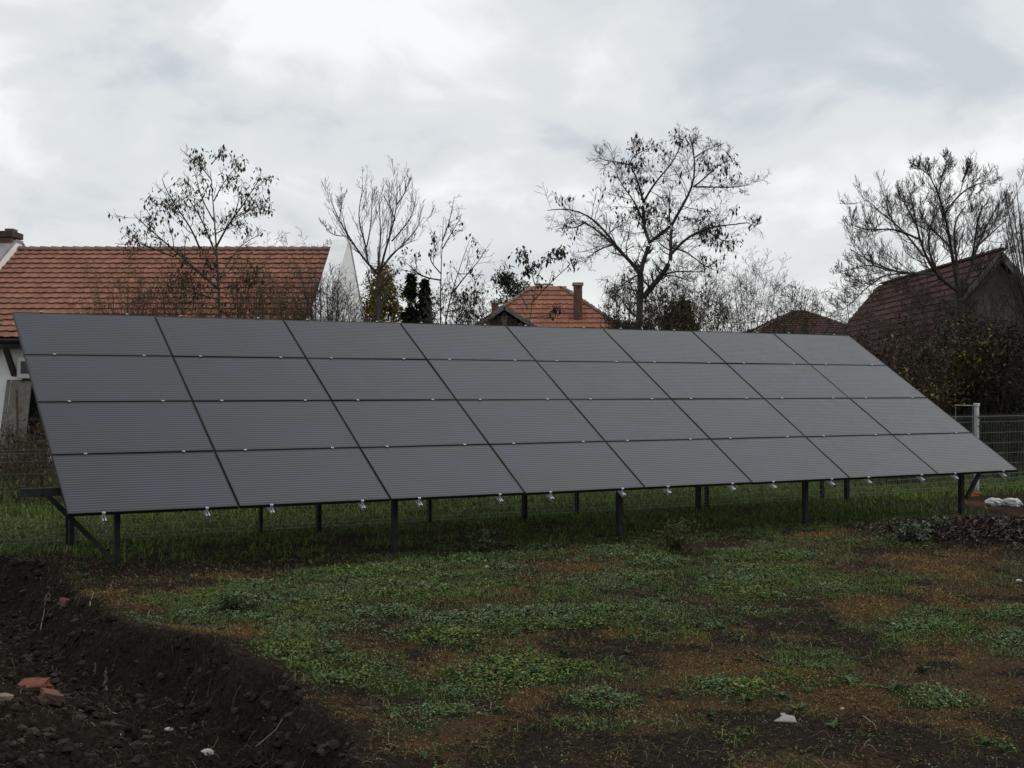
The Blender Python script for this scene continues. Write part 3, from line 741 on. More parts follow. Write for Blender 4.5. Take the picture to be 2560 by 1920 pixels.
# roof deck under the tiles
rf = MB().prism([(YE-ho[1], ZE-.08), (YR-ho[1], ZR-.08), (YB-ho[1], ZE-.08), (YB-ho[1], ZE-.14), (YE-ho[1], ZE-.14)], 0, XL_i-ho[0]-.02, XR_i-ho[0]+.02).build('roof', M['wood_dark'], hs)
ya = (0, YR-YE, ZR-ZE)
def vis(x, y): return -y if True else 0
tile_plane(rf, (XL_i, YE, ZE-.06), (1, 0, 0), ya, XR_i-XL_i, sl, M['tile_red'], 300, pick=lambda x, y: -y)
tile_plane(rf, (XR_i, YB, ZE-.06), (-1, 0, 0), (0, YR-YB, ZR-ZE), XR_i-XL_i, sl, M['tile_red'], 0)
ridge_tiles(rf, (XL_i+.02, YR, ZR-.055), (XR_i, YR, ZR-.055), M['tile_ridge'], .31, .13)
# parapets with coping
for xo, xi in ((XR_o, XR_i), (XL_o, XL_i)):
    a, b = min(xo, xi), max(xo, xi); up = .16
    prof = [(YE-.05, -.1), (YE-.05, ZE+up), (YR-.20, ZR+up), (YR+.20, ZR+up), (YB+.05, ZE+up), (YB+.05, -.1)]
    MB().prism([(p[0]-ho[1], p[1]) for p in prof], 0, a-ho[0], b-ho[0]).build('parapet', M['plaster'], hs)
    prof = [(YE-.08, ZE+up+.002), (YR-.22, ZR+up+.002), (YR+.22, ZR+up+.002), (YB+.08, ZE+up+.002), (YB+.08, ZE+up+.07), (YR+.22, ZR+up+.075), (YR-.22, ZR+up+.075), (YE-.08, ZE+up+.07)]
    MB().prism([(p[0]-ho[1], p[1]) for p in prof], 0, a-ho[0]-.03, b-ho[0]+.03).build('coping', M['concrete'] if xo == XL_o else M['plaster'], hs)
# wing beyond the left parapet and its chimney
MB().prism([(YE-ho[1], ZE-.1), (YR-ho[1], ZR-.02), (YB-ho[1], ZE-.1)], 0, XL_o-ho[0]-7, XL_o-ho[0]-.05).build('wing_roof', M['tile_dark'], hs)
tile_plane(bpy.data.objects['wing_roof'], (XL_o-7, YE, ZE-.07), (1, 0, 0), ya, 6.9, sl, M['tile_dark'], 0)
cpx0, cpx1 = at(-40, 600, YR)[0], at(44, 600, YR)[0]; ct_ = at(0, 577, YR)[2]
ch = hbox(hs, (cpx0, YR-.45, ZR-.6), (cpx1, YR+.2, ct_-.24)).build('chimney', M['brick'], hs)
bevel(hbox(hs, (cpx0-.07, YR-.52, ct_-.239), (cpx1+.07, YR+.27, ct_-.06)).build('cap', M['wood_dark'], ch), .02); 
hbox(hs, (cpx1-.25, YR-.30, ct_-.059), (cpx1-.02, YR+.05, ct_+.03)).build('cap_brick', M['brick'], ch)
# eaves: fascia, gutter, bracket
hbox(hs, (XL_i+.02, YE-.03, ZE-.25), (XR_i-.02, YE+.0, ZE-.055)).build('fascia', M['wood_dark'], hs)
gp = MB(); th = np.linspace(math.pi, 2*math.pi, 9); k = []
for r_ in (.07, .062): k += [(YE-.11+r_*math.cos(t), ZE-.10+r_*math.sin(t)) for t in (th if r_ == .07 else th[::-1])]
gp.prism([(p[0]-ho[1], p[1]) for p in k], 0, XL_i-ho[0], XR_i-ho[0]-.05).build('gutter', M['steel_dark'], hs)
hbox(hs, (XL_i+.02, YE+.005, ZE-.28), (XR_i-.02, YE+.54, ZE-.24)).build('soffit', M['wood_dark'], hs)
for px in (12, 120, 260, 420, 600, 760):
    x_ = at(px, 900, YE)[0]
    MB().bar(loc(hs, x_, YE+.06, ZE-.30), loc(hs, x_+.02, YE+.57, ZE-.95), .12, .12, (1, 0, 0)).build('bracket', M['wood_dark'], hs)
# dark door and plinth seen past the left end of the array
d0, d1 = at(62, 960, YE+.55), at(118, 960, YE+.55)
dr = hbox(hs, (d0[0], YE+.50, .05), (d1[0], YE+.549, at(62, 948, YE+.5)[2])).build('door', M['wood_dark'], hs)
for zz in (.45, 1.25): hbox(hs, (d0[0]+.06, YE+.485, zz), (d1[0]-.06, YE+.499, zz+.7)).build('door_panel', M['dark_glass'], dr)
MB().tube([loc(hs, d0[0]+.07, YE+.495, 1.08), loc(hs, d0[0]+.07, YE+.45, 1.08), loc(hs, d0[0]+.18, YE+.45, 1.08)], .012, 6).build('handle', M['alu'], dr)
# wall unit
a0 = at(43, 947, YE+.2); a1 = at(124, 893, YE+.2)
ac = tag(empty('wall_unit', (a0[0], YE+.53, a0[2])), 'white box unit with dark grille hung on the farmhouse wall', 'wall unit')
w_, h_ = a1[0]-a0[0], a1[2]-a0[2]
bevel(MB().box((0, -.34, 0), (w_, 0, h_)).build('case', M['plastic_white'], ac), .03)
bevel(MB().box((.09, -.352, .13), (w_-.06, -.341, h_-.10)).build('grille', M['dark_glass'], ac), .01)
for s_ in (.12, w_-.12): MB().box((s_-.02, -.30, -.05), (s_+.02, .02, -.001)).build('bracket', M['steel_dark'], ac)
# leaning slab and stakes by the wall
b0 = at(8, 1000, YE-.3); b1 = at(56, 1000, YE-.3); zt = at(30, 949, YE+.3)[2]
ls = tag(empty('leaning_slab', (b0[0], YE-.25, 0)), 'tall weathered grey slab leaning on the farmhouse wall', 'slab')
def slab(x0, x1, dx, w, name):
    v = []
    for yy in (0, .045):
        v += [(x0, yy-.25, 0), (x1, yy-.25, 0), (x1-dx, yy+.55, zt), (x0-dx+.02, yy+.55, zt)]
    bevel(MB().add(v, [(0,1,2,3),(7,6,5,4),(0,4,5,1),(1,5,6,2),(2,6,7,3),(3,7,4,0)]).build(name, M['wood_grey'], ls), .012)
slab(0, .54, .06, 0, 'front_sheet'); slab(-.12, -.01, .05, 0, 'side_sheet')
s0 = at(43, 1100, 28.5)
st = tag(empty('garden_stake', (s0[0], 28.5, 0)), 'thin dark stake standing in front of the grey slab', 'stake')
MB().tube([(0, 0, -.1), (.01, .01, .9), (-.01, 0, at(43, 975, 28.5)[2])], .028, 6).build('shaft', M['stick_dark'], st)
MB().tube([(0, -.03, .75), (.9, -.02, .8)], .02, 6).build('crosspiece', M['stick_dark'], st)

# ------------------------------------------------------------------ hip-roofed house (middle)
def hip_house(name, label, xl, xr, yr, zr, run, pitch, mat, ridge_mat, wall_mat, tiles=True):
    """ridge from xl to xr at depth yr; equal-pitch hips running out 'run' metres"""
    drop = run*math.tan(pitch); ze = zr-drop
    h = tag(empty(name, ((xl+xr)/2, yr-run, 0)), label, 'house'); bpy.context.view_layer.update()
    hbox(h, (xl-run+.45, yr-run+.45, -.1), (xr+run-.45, yr+run-.45, ze-.02)).build('wall', wall_mat, h)
    A = [(xl, yr, zr), (xr, yr, zr)]; c = [(xl-run, yr-run, ze), (xr+run, yr-run, ze), (xr+run, yr+run, ze), (xl-run, yr+run, ze)]
    V = [loc(h, *p) for p in A+c]; V += [(p[0], p[1], p[2]-.1) for p in V]
    F4 = [(2, 3, 1, 0), (4, 5, 0, 1)]; F3 = [(3, 4, 1), (5, 2, 0)]
    mb = MB(); mb.add(V, F4+[(8, 11, 10, 9), (2, 8, 9, 3), (3, 9, 10, 4), (4, 10, 11, 5), (5, 11, 8, 2)]); mb.f.append(np.array(F3))
    rf = mb.build('roof', M['wood_dark'] if tiles else mat, h); bpy.context.view_layer.update()
    s_ = run/math.cos(pitch)
    if tiles:
        W = xr-xl+2*run; k = run/s_
        tile_plane(rf, (xl-run, yr-run, ze+.01), (1, 0, 0), (0, run, drop), W, s_, mat, 0, inside=lambda x, y: y*k < x+.05 and y*k < W-x+.05)
        tile_plane(rf, (xr+run, yr-run, ze+.01), (0, 1, 0), (-run, 0, drop), 2*run, s_, mat, 0, inside=lambda x, y: y*k < x and y*k < 2*run-x)
        tile_plane(rf, (xl-run, yr+run, ze+.01), (0, -1, 0), (run, 0, drop), 2*run, s_, mat, 0, inside=lambda x, y: y*k < x and y*k < 2*run-x)
        tile_plane(rf, (xr+run, yr+run, ze+.01), (-1, 0, 0), (0, -run, drop), W, s_, mat, 0, inside=lambda x, y: y*k < x+.05 and y*k < W-x+.05)
    for p, q in ((c[0], A[0]), (c[1], A[1]), (A[0], A[1])): ridge_tiles(rf, np.array(p)+(0, 0, .05), np.array(q)+(0, 0, .05), ridge_mat, .36, .10)
    hbox(h, (xl-run-.02, yr-run-.06, ze-.16), (xr+run+.02, yr-run-.002, ze-.02)).build('fascia', M['wood_dark'], h)
    return h, rf, ze
YM = 52.0
mh, mrf, mze = hip_house('hip_roof_house', 'house with orange hipped tile roof, brick chimney and wooden gable', at(1336, 716, YM)[0], at(1398, 716, YM)[0], YM, at(1370, 717, YM)[2], 4.2, R(37.5), M['tile_orange'], M['tile_ridge'], M['plaster'])
def chimney(h, rf, px0, px1, py_top, Y, zbot, cap=.12):
    x0, x1 = at(px0, py_top, Y)[0], at(px1, py_top, Y)[0]; zt = at(px0, py_top, Y)[2]; w = (x1-x0)
    c = hbox(h, (x0+.05, Y-w/2, zbot), (x1-.05, Y+w/2, zt-cap)).build('chimney', M['brick'], rf)
    bevel(hbox(h, (x0, Y-w/2-.05, zt-cap+.001), (x1, Y+w/2+.05, zt)).build('cap', M['concrete'], c), .015)
    for i in range(9):                                           # a few proud courses
        z = zbot+.2+(zt-cap-.3-zbot)*i/8
        hbox(h, (x0+.046, Y-w/2-.004, z), (x1-.046, Y+w/2+.004, z+.055)).build('brick_course', M['brick'], c)
chimney(mh, mrf, 1431, 1458, 707, 50.2, 4.3); chimney(mh, mrf, 1226, 1246, 752, 53.5, 4.0)
# wooden front gable
YG = 46.6; ga = at(1261, 766, YG); gsl = math.tan(R(33.5)); hw = 2.0
gx0, gz0 = ga[0], ga[2]
gr = MB()
for s_ in (-1, 1):
    v = []
    for yy in (YG-.25, YM-2.0):
        v += [loc(mh, gx0, yy, gz0), loc(mh, gx0+s_*hw, yy, gz0-hw*gsl), loc(mh, gx0+s_*hw, yy, gz0-hw*gsl-.1), loc(mh, gx0, yy, gz0-.1)]
    gr.add(v, [(0,1,2,3),(7,6,5,4),(0,4,5,1),(1,5,6,2),(2,6,7,3),(3,7,4,0)])
grf = gr.build('gable_roof', M['tile_dark'], mh)
for s_ in (-1, 1):
    MB().bar(loc(mh, gx0, YG-.28, gz0-.04), loc(mh, gx0+s_*hw, YG-.28, gz0-hw*gsl-.04), .05, .16).build('barge_board', M['wood_grey'], grf)
for i in range(-9, 10):
    x_ = gx0+i*.19; top = gz0-abs(i*.19)*gsl-.22; j = RNG.normal(0, .01)
    if top-.25 < mze-.3: continue
    hbox(mh, (x_-.085, YG+j-.012, mze-.6), (x_+.085, YG+j+.012, top)).build('plank', M['wood_dark'] if i % 3 else M['wood_grey'], grf)
hbox(mh, (gx0-1.8, YG+.03, -.1), (gx0+1.8, YM-3, mze-.1)).build('porch_wall', M['plaster'], mh)

# ------------------------------------------------------------------ far house with pyramid roof, and the barn at the right
YF = 75.0; fa = at(1996, 777, YF)
fh, frf, fze = hip_house('far_house', 'distant house with low dark red pyramid roof behind bare shrubs', fa[0]-.15, fa[0]+.15, YF, fa[2], 5.5, R(25.5), M['tile_dark'], M['tile_ridge'], M['plaster_grey'])
YB0, YB1 = 41.7, 55.5; bx = at(2502, 630, YB0)[0]; bzr = at(2502, 630, YB0)[2]; hwb = 3.5; bt = math.tan(R(50)); bze = bzr-hwb*bt
bn = tag(empty('barn', (bx, YB0, 0)), 'barn with steep dark red tiled roof and grey gable behind the walnut tree', 'barn'); bpy.context.view_layer.update()
MB().prism([(-hwb+.3, -.1), (hwb-.3, -.1), (hwb-.3, bze+.3*bt-.12), (0, bzr-.15), (-hwb+.3, bze+.3*bt-.12)], 1, .5, YB1-YB0-.3).build('wall', M['plaster_grey'], bn)
rb = MB()
for s_ in (-1, 1):
    v = []
    for yy in (0, YB1-YB0): v += [(0, yy, bzr), (s_*hwb, yy, bze), (s_*hwb, yy, bze-.1), (0, yy, bzr-.1)]
    rb.add(v, [(0,1,2,3),(7,6,5,4),(0,4,5,1),(1,5,6,2),(2,6,7,3),(3,7,4,0)])
brf = rb.build('roof', M['wood_dark'], bn); bpy.context.view_layer.update()
bsl = hwb/math.cos(R(50))
tile_plane(brf, (bx-hwb, YB1, bze+.01), (0, -1, 0), (hwb, 0, bzr-bze), YB1-YB0, bsl, M['tile_dark'], 0)
tile_plane(brf, (bx+hwb, YB0, bze+.01), (0, 1, 0), (-hwb, 0, bzr-bze), YB1-YB0, bsl, M['tile_dark'], 0)
ridge_tiles(brf, (bx, YB0-.05, bzr+.04), (bx, YB1, bzr+.04), M['tile_dark'], .36, .11)
for s_ in (-1, 1): MB().bar((0, -.04, bzr-.08), (s_*hwb, -.04, bze-.08), .04, .2).build('barge_board', M['plaster_grey'], brf)
fb = MB().box((-.45, .44, bze+.6), (.45, .498, bze+1.5)).build('hatch', M['wood_dark'], bn)
for zz in (bze+.75, bze+1.3): MB().box((-.40, .425, zz), (.40, .439, zz+.08)).build('batten', M['wood_grey'], fb)
# overhead wire between hip-roofed house and barn
w0 = at(1500, 806, 50.0); w1 = at(2116, 787, YB1-.2); tt = np.linspace(0, 1, 24)[:, None]; P = w0*(1-tt)+w1*tt; P[:, 2] -= .18*(1-(2*tt[:, 0]-1)**2)
tag(MB().tube(P, .010, 5).build('overhead_wire', M['cable']), 'thin dark overhead wire strung between hipped house and barn', 'wire')

# ------------------------------------------------------------------ trees
def grow(start, d, length, r0, npts, wig, trop, tip=.35):
    n = len(start); P = np.zeros((n, npts, 3)); P[:, 0] = start; d = d/np.linalg.norm(d, axis=1, keepdims=True)
    step = (length/(npts-1))[:, None]
    for k in range(1, npts):
        d = d+RNG.normal(0, wig, (n, 3))+np.asarray(trop)/(npts-1); d /= np.linalg.norm(d, axis=1, keepdims=True)
        P[:, k] = P[:, k-1]+d*step
    return P, r0[:, None]*np.linspace(1, tip, npts)[None]
def spawn(P, Rr, k, umin, ang, angsd, ratio, lens, rr=.6, umax=1.0):
    """k children on each parent"""
    n, m, _ = P.shape; u = (umin+(umax-umin)*(np.arange(k)[None]+RNG.random((n, k)))/k).clip(0, .999)*(m-1)
    i = u.astype(int); f = (u-i)[..., None]; ar = np.arange(n)[:, None]
    s = P[ar, i]*(1-f)+P[ar, np.minimum(i+1, m-1)]*f
    t = P[ar, np.minimum(i+1, m-1)]-P[ar, i]; t /= np.linalg.norm(t, axis=2, keepdims=True)+1e-9
    q = RNG.normal(0, 1, t.shape); q -= (q*t).sum(2, keepdims=True)*t; q /= np.linalg.norm(q, axis=2, keepdims=True)
    a = (ang+RNG.normal(0, angsd, (n, k)))[..., None]
    d = t*np.cos(a)+q*np.sin(a)
    L_ = lens[:, None]*ratio*(.55+.75*RNG.random((n, k)))*(1.15-.55*(u/(m-1)))
    r = (Rr[ar, i]*rr)
    return s.reshape(-1, 3), d.reshape(-1, 3), L_.ravel(), r.ravel()
def plen(P): return np.linalg.norm(np.diff(P, axis=1), axis=2).sum(1)
def resample(pts, k):
    pts = np.asarray(pts, float); s = np.concatenate([[0], np.cumsum(np.linalg.norm(np.diff(pts, axis=0), axis=1))]); t = np.linspace(0, s[-1], k)
    o = np.stack([np.interp(t, s, pts[:, j]) for j in range(3)], 1)
    for _ in range(2): o[1:-1] = .25*o[:-2]+.5*o[1:-1]+.25*o[2:]
    return o
def leaf_cluster(mb, P, n_each, size, ca, cb, droop, spread=.06, aspect=.4, prob=1.0):
    """hanging leaves around given points"""
    P = P[RNG.random(len(P)) < prob]; rep = np.repeat(P, n_each, 0); n = len(rep)
    if not n: return
    Q = rep+RNG.normal(0, spread, (n, 3)); leaf_quads(mb, Q, size*(.6+.8*RNG.random(n)), RNG.random(n)*6.283, np.clip(RNG.normal(droop, .4, n), -1.5, 1.5), cols(n, ca, cb, .3), aspect)
def tree(name, label, Y, base_px, limbs, levels, mats=('bark', 'twig'), leaves=None, depth=1.0, seed=1, group=None, limb_pts=12, rmin=.0045):
    """limbs: list of (pixel polyline, r0, r1, depth_end); levels: list of spawn/grow settings"""
    global RNG
    keep = RNG; RNG = np.random.default_rng(seed)
    b = at(base_px[0], base_px[1], Y); base = np.array([b[0], Y, 0.0])
    T = tag(empty(name, tuple(base)), label, 'tree' if 'tree' in name or 'cypress' in name else 'shrub', group)
    LP, LR = [], []
    for poly, r0, r1, d0, d1 in limbs:
        m = len(poly); pts = [at(px, py, Y+(d0+(d1-d0)*i/max(1, m-1))*depth) for i, (px, py) in enumerate(poly)]
        if poly[0] == tuple(base_px): pts = [np.array([pts[0][0], pts[0][1], -.15])]+pts
        q = resample(pts, limb_pts); q = resample(q[:max(4, int(round(limb_pts*.93)))], limb_pts) if poly[0] != tuple(base_px) or len(poly) > 5 else q; LP.append(q); LR.append(np.linspace(r0, r1, limb_pts))
    LP = np.array(LP); LR = np.array(LR)
    LR = LR*(.80 if name in ('walnut_tree', 'upright_bare_tree', 'sparse_leaf_tree') else .92); mb = MB(); mb.tubes(LP-base, LR, 7); mb.build('trunk', M[mats[0]], T, smooth=True)
    P, Rr = LP, LR; tw = MB(); tips = []; par = [(P, Rr)]
    for lv in levels:
        srcs = par if lv.get('all') else [par[-1]]
        newP, newR = [], []
        for P, Rr in srcs:
            s, d, L_, r = spawn(P, Rr, lv['k'], lv.get('umin', .3), lv['ang'], lv.get('sd', .25), lv['ratio'], np.minimum(plen(P), lv.get('cap', 9)), lv.get('rr', .55))
            flat = lv.get('up', 0); d = d+np.array([0, 0, flat]); r = np.maximum(r, rmin)
            p_, r_ = grow(s, d, L_, r, lv.get('pts', 6), lv.get('wig', .12), (0, 0, lv.get('trop', .3)), lv.get('tip', .45)); r_ = np.maximum(r_, rmin*.75)
            z_ok = p_[:, -1, 2] > lv.get('zmin', .3); p_, r_ = p_[z_ok], r_[z_ok]
            tw.tubes(p_-base, r_, 4 if lv is levels[0] else 3, caps=False); newP.append(p_); newR.append(r_)
        n_pts = max(p.shape[1] for p in newP)
        par.append((np.concatenate(newP), np.concatenate(newR)))
    if tw.n: tag(tw.build('branches', M[mats[1]], T, smooth=True), kind='stuff')
    if leaves:
        lm = MB(); last = par[-1][0]; zt = last[:, -1, 2]
        for lf in (leaves if isinstance(leaves, list) else [leaves]):
            src = np.concatenate([last[:, -1], last[:, last.shape[1]//2]])
            if 'where' in lf: src = src[lf['where'](src)]
            if lf.get('patchy'):
                f = fbm(src[:, 0]*lf['patchy']+3+src[:, 1], src[:, 2]*lf['patchy']+9, 3); src = src[f > lf.get('thr', .5)]
            leaf_cluster(lm, src-base, lf['n'], lf['size'], lf['ca'], lf['cb'], lf.get('droop', -.9), lf.get('spread', .06), lf.get('aspect', .4), lf.get('prob', 1))
        if lm.n: lm.build('leaves', M['leaf'], T)
    RNG = keep
    return T
def px3(o, s, pts): return [(o[0]+x/s, o[1]+y/s) for x, y in pts]
C3 = lambda *p: px3((1200, 280), 2.9105, p)       # traced in enlarged views of the photograph
C1 = lambda *p: px3((0, 300), 3.16, p)
C2 = lambda *p: px3((600, 400), 3.16, p)
C4 = lambda *p: px3((1860, 350), 3.16, p)

# spreading tree with dark seed pods, right of the hipped house
limbs = [
 (C3((1145,1575),(1165,1400),(1178,1300),(1168,1180)), .125, .085, 0, 0),
 (C3((1190,1350),(1250,1270),(1340,1170),(1385,1080)), .085, .065, 0, -.6),
 (C3((1168,1180),(1145,1130),(1060,1050),(985,990),(920,900),(840,855),(770,800),(690,765)), .062, .022, 0, 1.4),
 (C3((1150,1140),(1080,1075),(1020,1030),(980,960),(930,890),(880,810),(810,750),(740,710),(640,690),(520,690),(410,745)), .05, .010, 0, -1.2),
 (C3((770,800),(700,845),(620,845),(550,850)), .026, .008, 1.2, 1.8),
 (C3((960,970),(890,985),(830,1030),(790,1050),(750,1110)), .026, .008, .3, -.6),
 (C3((1168,1180),(1185,1090),(1235,960)), .07, .058, 0, .3),
 (C3((1235,950),(1205,880),(1185,780),(1190,660)), .05, .036, .3, 1.0),
 (C3((1185,790),(1150,720),(1120,630),(1040,550),(1010,490),(980,420)), .032, .010, 1.0, 2.2),
 (C3((1190,660),(1165,560),(1130,450),(1085,385)), .034, .020, 1.0, .4),
 (C3((1085,385),(1040,365),(960,365),(900,345),(830,330)), .02, .007, .4, -.8),
 (C3((1085,385),(1110,320),(1180,285),(1290,240)), .02, .007, .4, 1.0),
 (C3((1190,655),(1240,560),(1300,475),(1370,415),(1430,330),(1460,240),(1500,150)), .034, .009, 1.0, -.4),
 (C3((1240,945),(1310,890),(1395,825)), .048, .042, .3, -.5),
 (C3((1395,825),(1440,730),(1500,640),(1555,560),(1572,450),(1565,330),(1545,230),(1500,90)), .045, .010, -.5, -1.6),
 (C3((1565,330),(1620,290),(1690,255),(1770,245)), .018, .007, -1.2, -2.0),
 (C3((1555,545),(1640,480),(1700,410),(1780,360),(1850,340)), .026, .008, -1.0, -.2),
 (C3((1570,545),(1680,545),(1800,550),(1900,545),(2000,520)), .026, .008, -1.0, -2.4),
 (C3((1385,1080),(1390,1000),(1385,920),(1400,830)), .055, .04, -.6, -.5),
 (C3((1395,1030),(1450,960),(1530,890),(1620,845),(1730,830),(1830,815),(1930,820),(2020,790)), .045, .010, -.6, -2.0),
 (C3((1620,845),(1690,890),(1770,945),(1850,950)), .022, .007, -1.2, -.6),
 (C3((1390,1010),(1340,985),(1290,940),(1260,900)), .022, .008, -.6, .6),
 (C3((1400,830),(1370,780),(1310,755),(1210,775)), .022, .007, -.5, .8),
 (C3((1380,800),(1375,700),(1385,620),(1370,540)), .026, .008, -.5, -1.4),
 (C3((1400,990),(1500,1010),(1580,1080),(1660,1140),(1750,1160)), .026, .008, -.6, .8),
 (C3((1340,1180),(1450,1155),(1560,1165),(1660,1160)), .026, .008, -.5, -1.8),
 (C3((1340,1190),(1430,1190),(1500,1225),(1590,1240)), .022, .007, -.5, .6),
 (C3((1150,1185),(1080,1225),(1000,1280),(900,1340)), .024, .007, 0, -1.0),
 (C3((1470,790),(1560,770),(1640,800),(1650,850)), .018, .007, -.8, .8),
 (C3((930,890),(1000,830),(1060,810),(1020,930)), .014, .006, .2, -.6),
]
tree('pod_tree', 'large bare spreading tree with forked trunk and dark hanging pods', 33.0, C3((1145,1575))[0], limbs,
     [dict(k=14, umin=.15, ang=.95, sd=.3, ratio=.42, cap=2.2, wig=.20, trop=.35, pts=6, rr=.34),
      dict(k=7, umin=.2, ang=.8, sd=.3, ratio=.5, wig=.22, trop=.2, pts=5, rr=.5),
      dict(k=5, umin=.25, ang=.75, sd=.3, ratio=.5, wig=.2, trop=.1, pts=4, rr=.7)],
     leaves=[dict(n=2, size=.12, ca=(.035,.032,.022), cb=(.07,.058,.036), droop=-1.1, spread=.06, patchy=.7, thr=.52, prob=.06, aspect=.42, where=lambda s: (s[:, 2] > 6.3) | (np.abs(s[:, 0]-3.3) > 1.5))], seed=3, rmin=.0036)

# leafy young tree in front of the farmhouse roof
limbs = [
 (C1((1745,1560),(1735,1400),(1725,1250),(1715,1050),(1700,850),(1685,650),(1680,480),(1670,330),(1640,200),(1625,140)), .055, .006, 0, 0),
 (C1((1720,1330),(1610,1230),(1480,1130),(1370,1010),(1250,930),(1150,830),(1060,760),(1000,690)), .030, .006, 0, -1.0),
 (C1((1370,1080),(1220,1020),(1100,980),(1020,930),(970,900)), .018, .006, -.3, .4),
 (C1((1715,1090),(1640,900),(1600,780),(1500,640),(1420,520),(1390,460)), .022, .006, 0, 1.0),
 (C1((1580,1020),(1520,860),(1430,740),(1360,640),(1280,500),(1270,410)), .020, .006, .2, -.8),
 (C1((1430,740),(1330,690),(1210,650)), .012, .005, 0, .7),
 (C1((1710,1000),(1770,880),(1830,780),(1920,680),(1990,570),(2020,480),(2090,430)), .022, .006, 0, -1.0),
 (C1((1830,780),(1940,730),(2040,680),(2120,665)), .014, .005, -.4, .5),
 (C1((1700,900),(1780,860),(1870,820),(1960,840)), .014, .005, 0, .9),
 (C1((1690,640),(1760,500),(1840,400),(1890,340)), .014, .005, 0, .7),
 (C1((1675,480),(1600,380),(1520,310),(1430,230)), .012, .005, 0, -.6),
 (C1((1672,350),(1730,270),(1765,230)), .010, .005, 0, .3),
 (C1((1690,800),(1590,620),(1550,450),(1530,380)), .014, .005, 0, -.8),
 (C1((1740,1330),(1850,1310),(1960,1260),(2080,1230)), .015, .005, 0, -.8),
 (C1((1740,1420),(1600,1390),(1450,1330),(1300,1310)), .018, .005, 0, .6),
 (C1((1735,1300),(1640,1150),(1590,1010)), .016, .006, 0, .6),
 (C1((1730,1250),(1820,1100),(1900,980),(2000,930),(2100,890)), .014, .005, 0, .8),
]
tree('young_leafy_tree', 'slender young tree with brown drooping leaves before the farmhouse roof', 23.0, C1((1745,1560))[0], limbs,
     [dict(k=10, umin=.2, ang=.75, sd=.25, ratio=.34, cap=2.0, wig=.13, trop=.4, pts=6, rr=.5), dict(k=6, umin=.2, ang=.7, ratio=.5, wig=.14, trop=.1, pts=5, rr=.7)],
     mats=('bark', 'twig_brown'), leaves=[dict(n=3, size=.085, ca=(.05,.046,.03), cb=(.11,.085,.05), droop=-1.0, spread=.06, patchy=.9, thr=.42, prob=.34, aspect=.42)], seed=11, rmin=.0034)

# upright bare tree behind the parapet corner
def fan(base, tips, r0, r1, dep, mid=.5, seed=0, bow=.0):
    g = np.random.default_rng(seed); L_ = []
    for tx, ty in tips:
        mx = base[0]+(tx-base[0])*(mid+.15)+g.normal(0, 3); my = base[1]+(ty-base[1])*mid
        L_.append(([tuple(base), (base[0]+(tx-base[0])*.3+bow, base[1]+(ty-base[1])*.2), (mx, my), (tx, ty)], r0, r1, 0, g.normal(0, dep)))
    return L_
b = C2((1085,1270))[0]; f = C2((1100,900))[0]
limbs = [([b]+C2((1080,1120),(1105,980),(1100,900)), .075, .06, 0, 0),
 (C2((1100,910),(1020,830),(960,770),(900,660),(800,520),(740,390),(690,230)), .036, .007, 0, -1.2),
 (C2((830,600),(740,600),(680,540),(640,470)), .014, .006, -.6, -1.0),
 (C2((1010,820),(1000,680),(960,560),(920,470),(950,330),(985,130)), .030, .006, -.2, .9),
 (C2((1100,900),(1090,760),(1120,600),(1100,450),(1100,200)), .032, .006, 0, 1.2),
 (C2((1000,690),(1030,560),(1040,400),(1050,170)), .020, .006, 0, -.8),
 (C2((1110,890),(1130,740),(1190,600),(1225,450),(1250,300),(1235,90)), .036, .006, 0, -.7),
 (C2((1225,480),(1180,350),(1165,180)), .018, .006, -.4, .2),
 (C2((1240,350),(1300,270),(1350,120)), .018, .006, -.4, -1.2),
 (C2((1120,860),(1200,740),(1290,670),(1390,560),(1480,400)), .026, .006, 0, 1.4),
 (C2((1200,640),(1290,540),(1370,430),(1395,250)), .022, .006, -.2, 1.0),
 (C2((1110,870),(1200,730),(1330,650),(1430,620)), .020, .006, 0, -1.2),
 (C2((1090,950),(1040,890),(1010,780),(940,640)), .020, .006, 0, .8),
 (C2((780,480),(800,380),(820,240)), .012, .005, -.8, -.4), (C2((1080,1080),(1150,960),(1250,880)), .018, .006, 0, -.6)]
up = [dict(k=12, umin=.25, ang=.65, sd=.2, ratio=.34, cap=2.6, wig=.05, trop=1.3, pts=6, rr=.36), dict(k=4, umin=.2, ang=.6, ratio=.5, wig=.08, trop=.8, pts=5, rr=.7), dict(k=2, umin=.2, ang=.6, ratio=.5, wig=.08, trop=.6, pts=4, rr=.7)]
tree('upright_bare_tree', 'bare tree with straight upright shoots beside the white parapet gable', 27.0, b, limbs, up, mats=('bark', 'twig_grey'), seed=21, rmin=.0034)
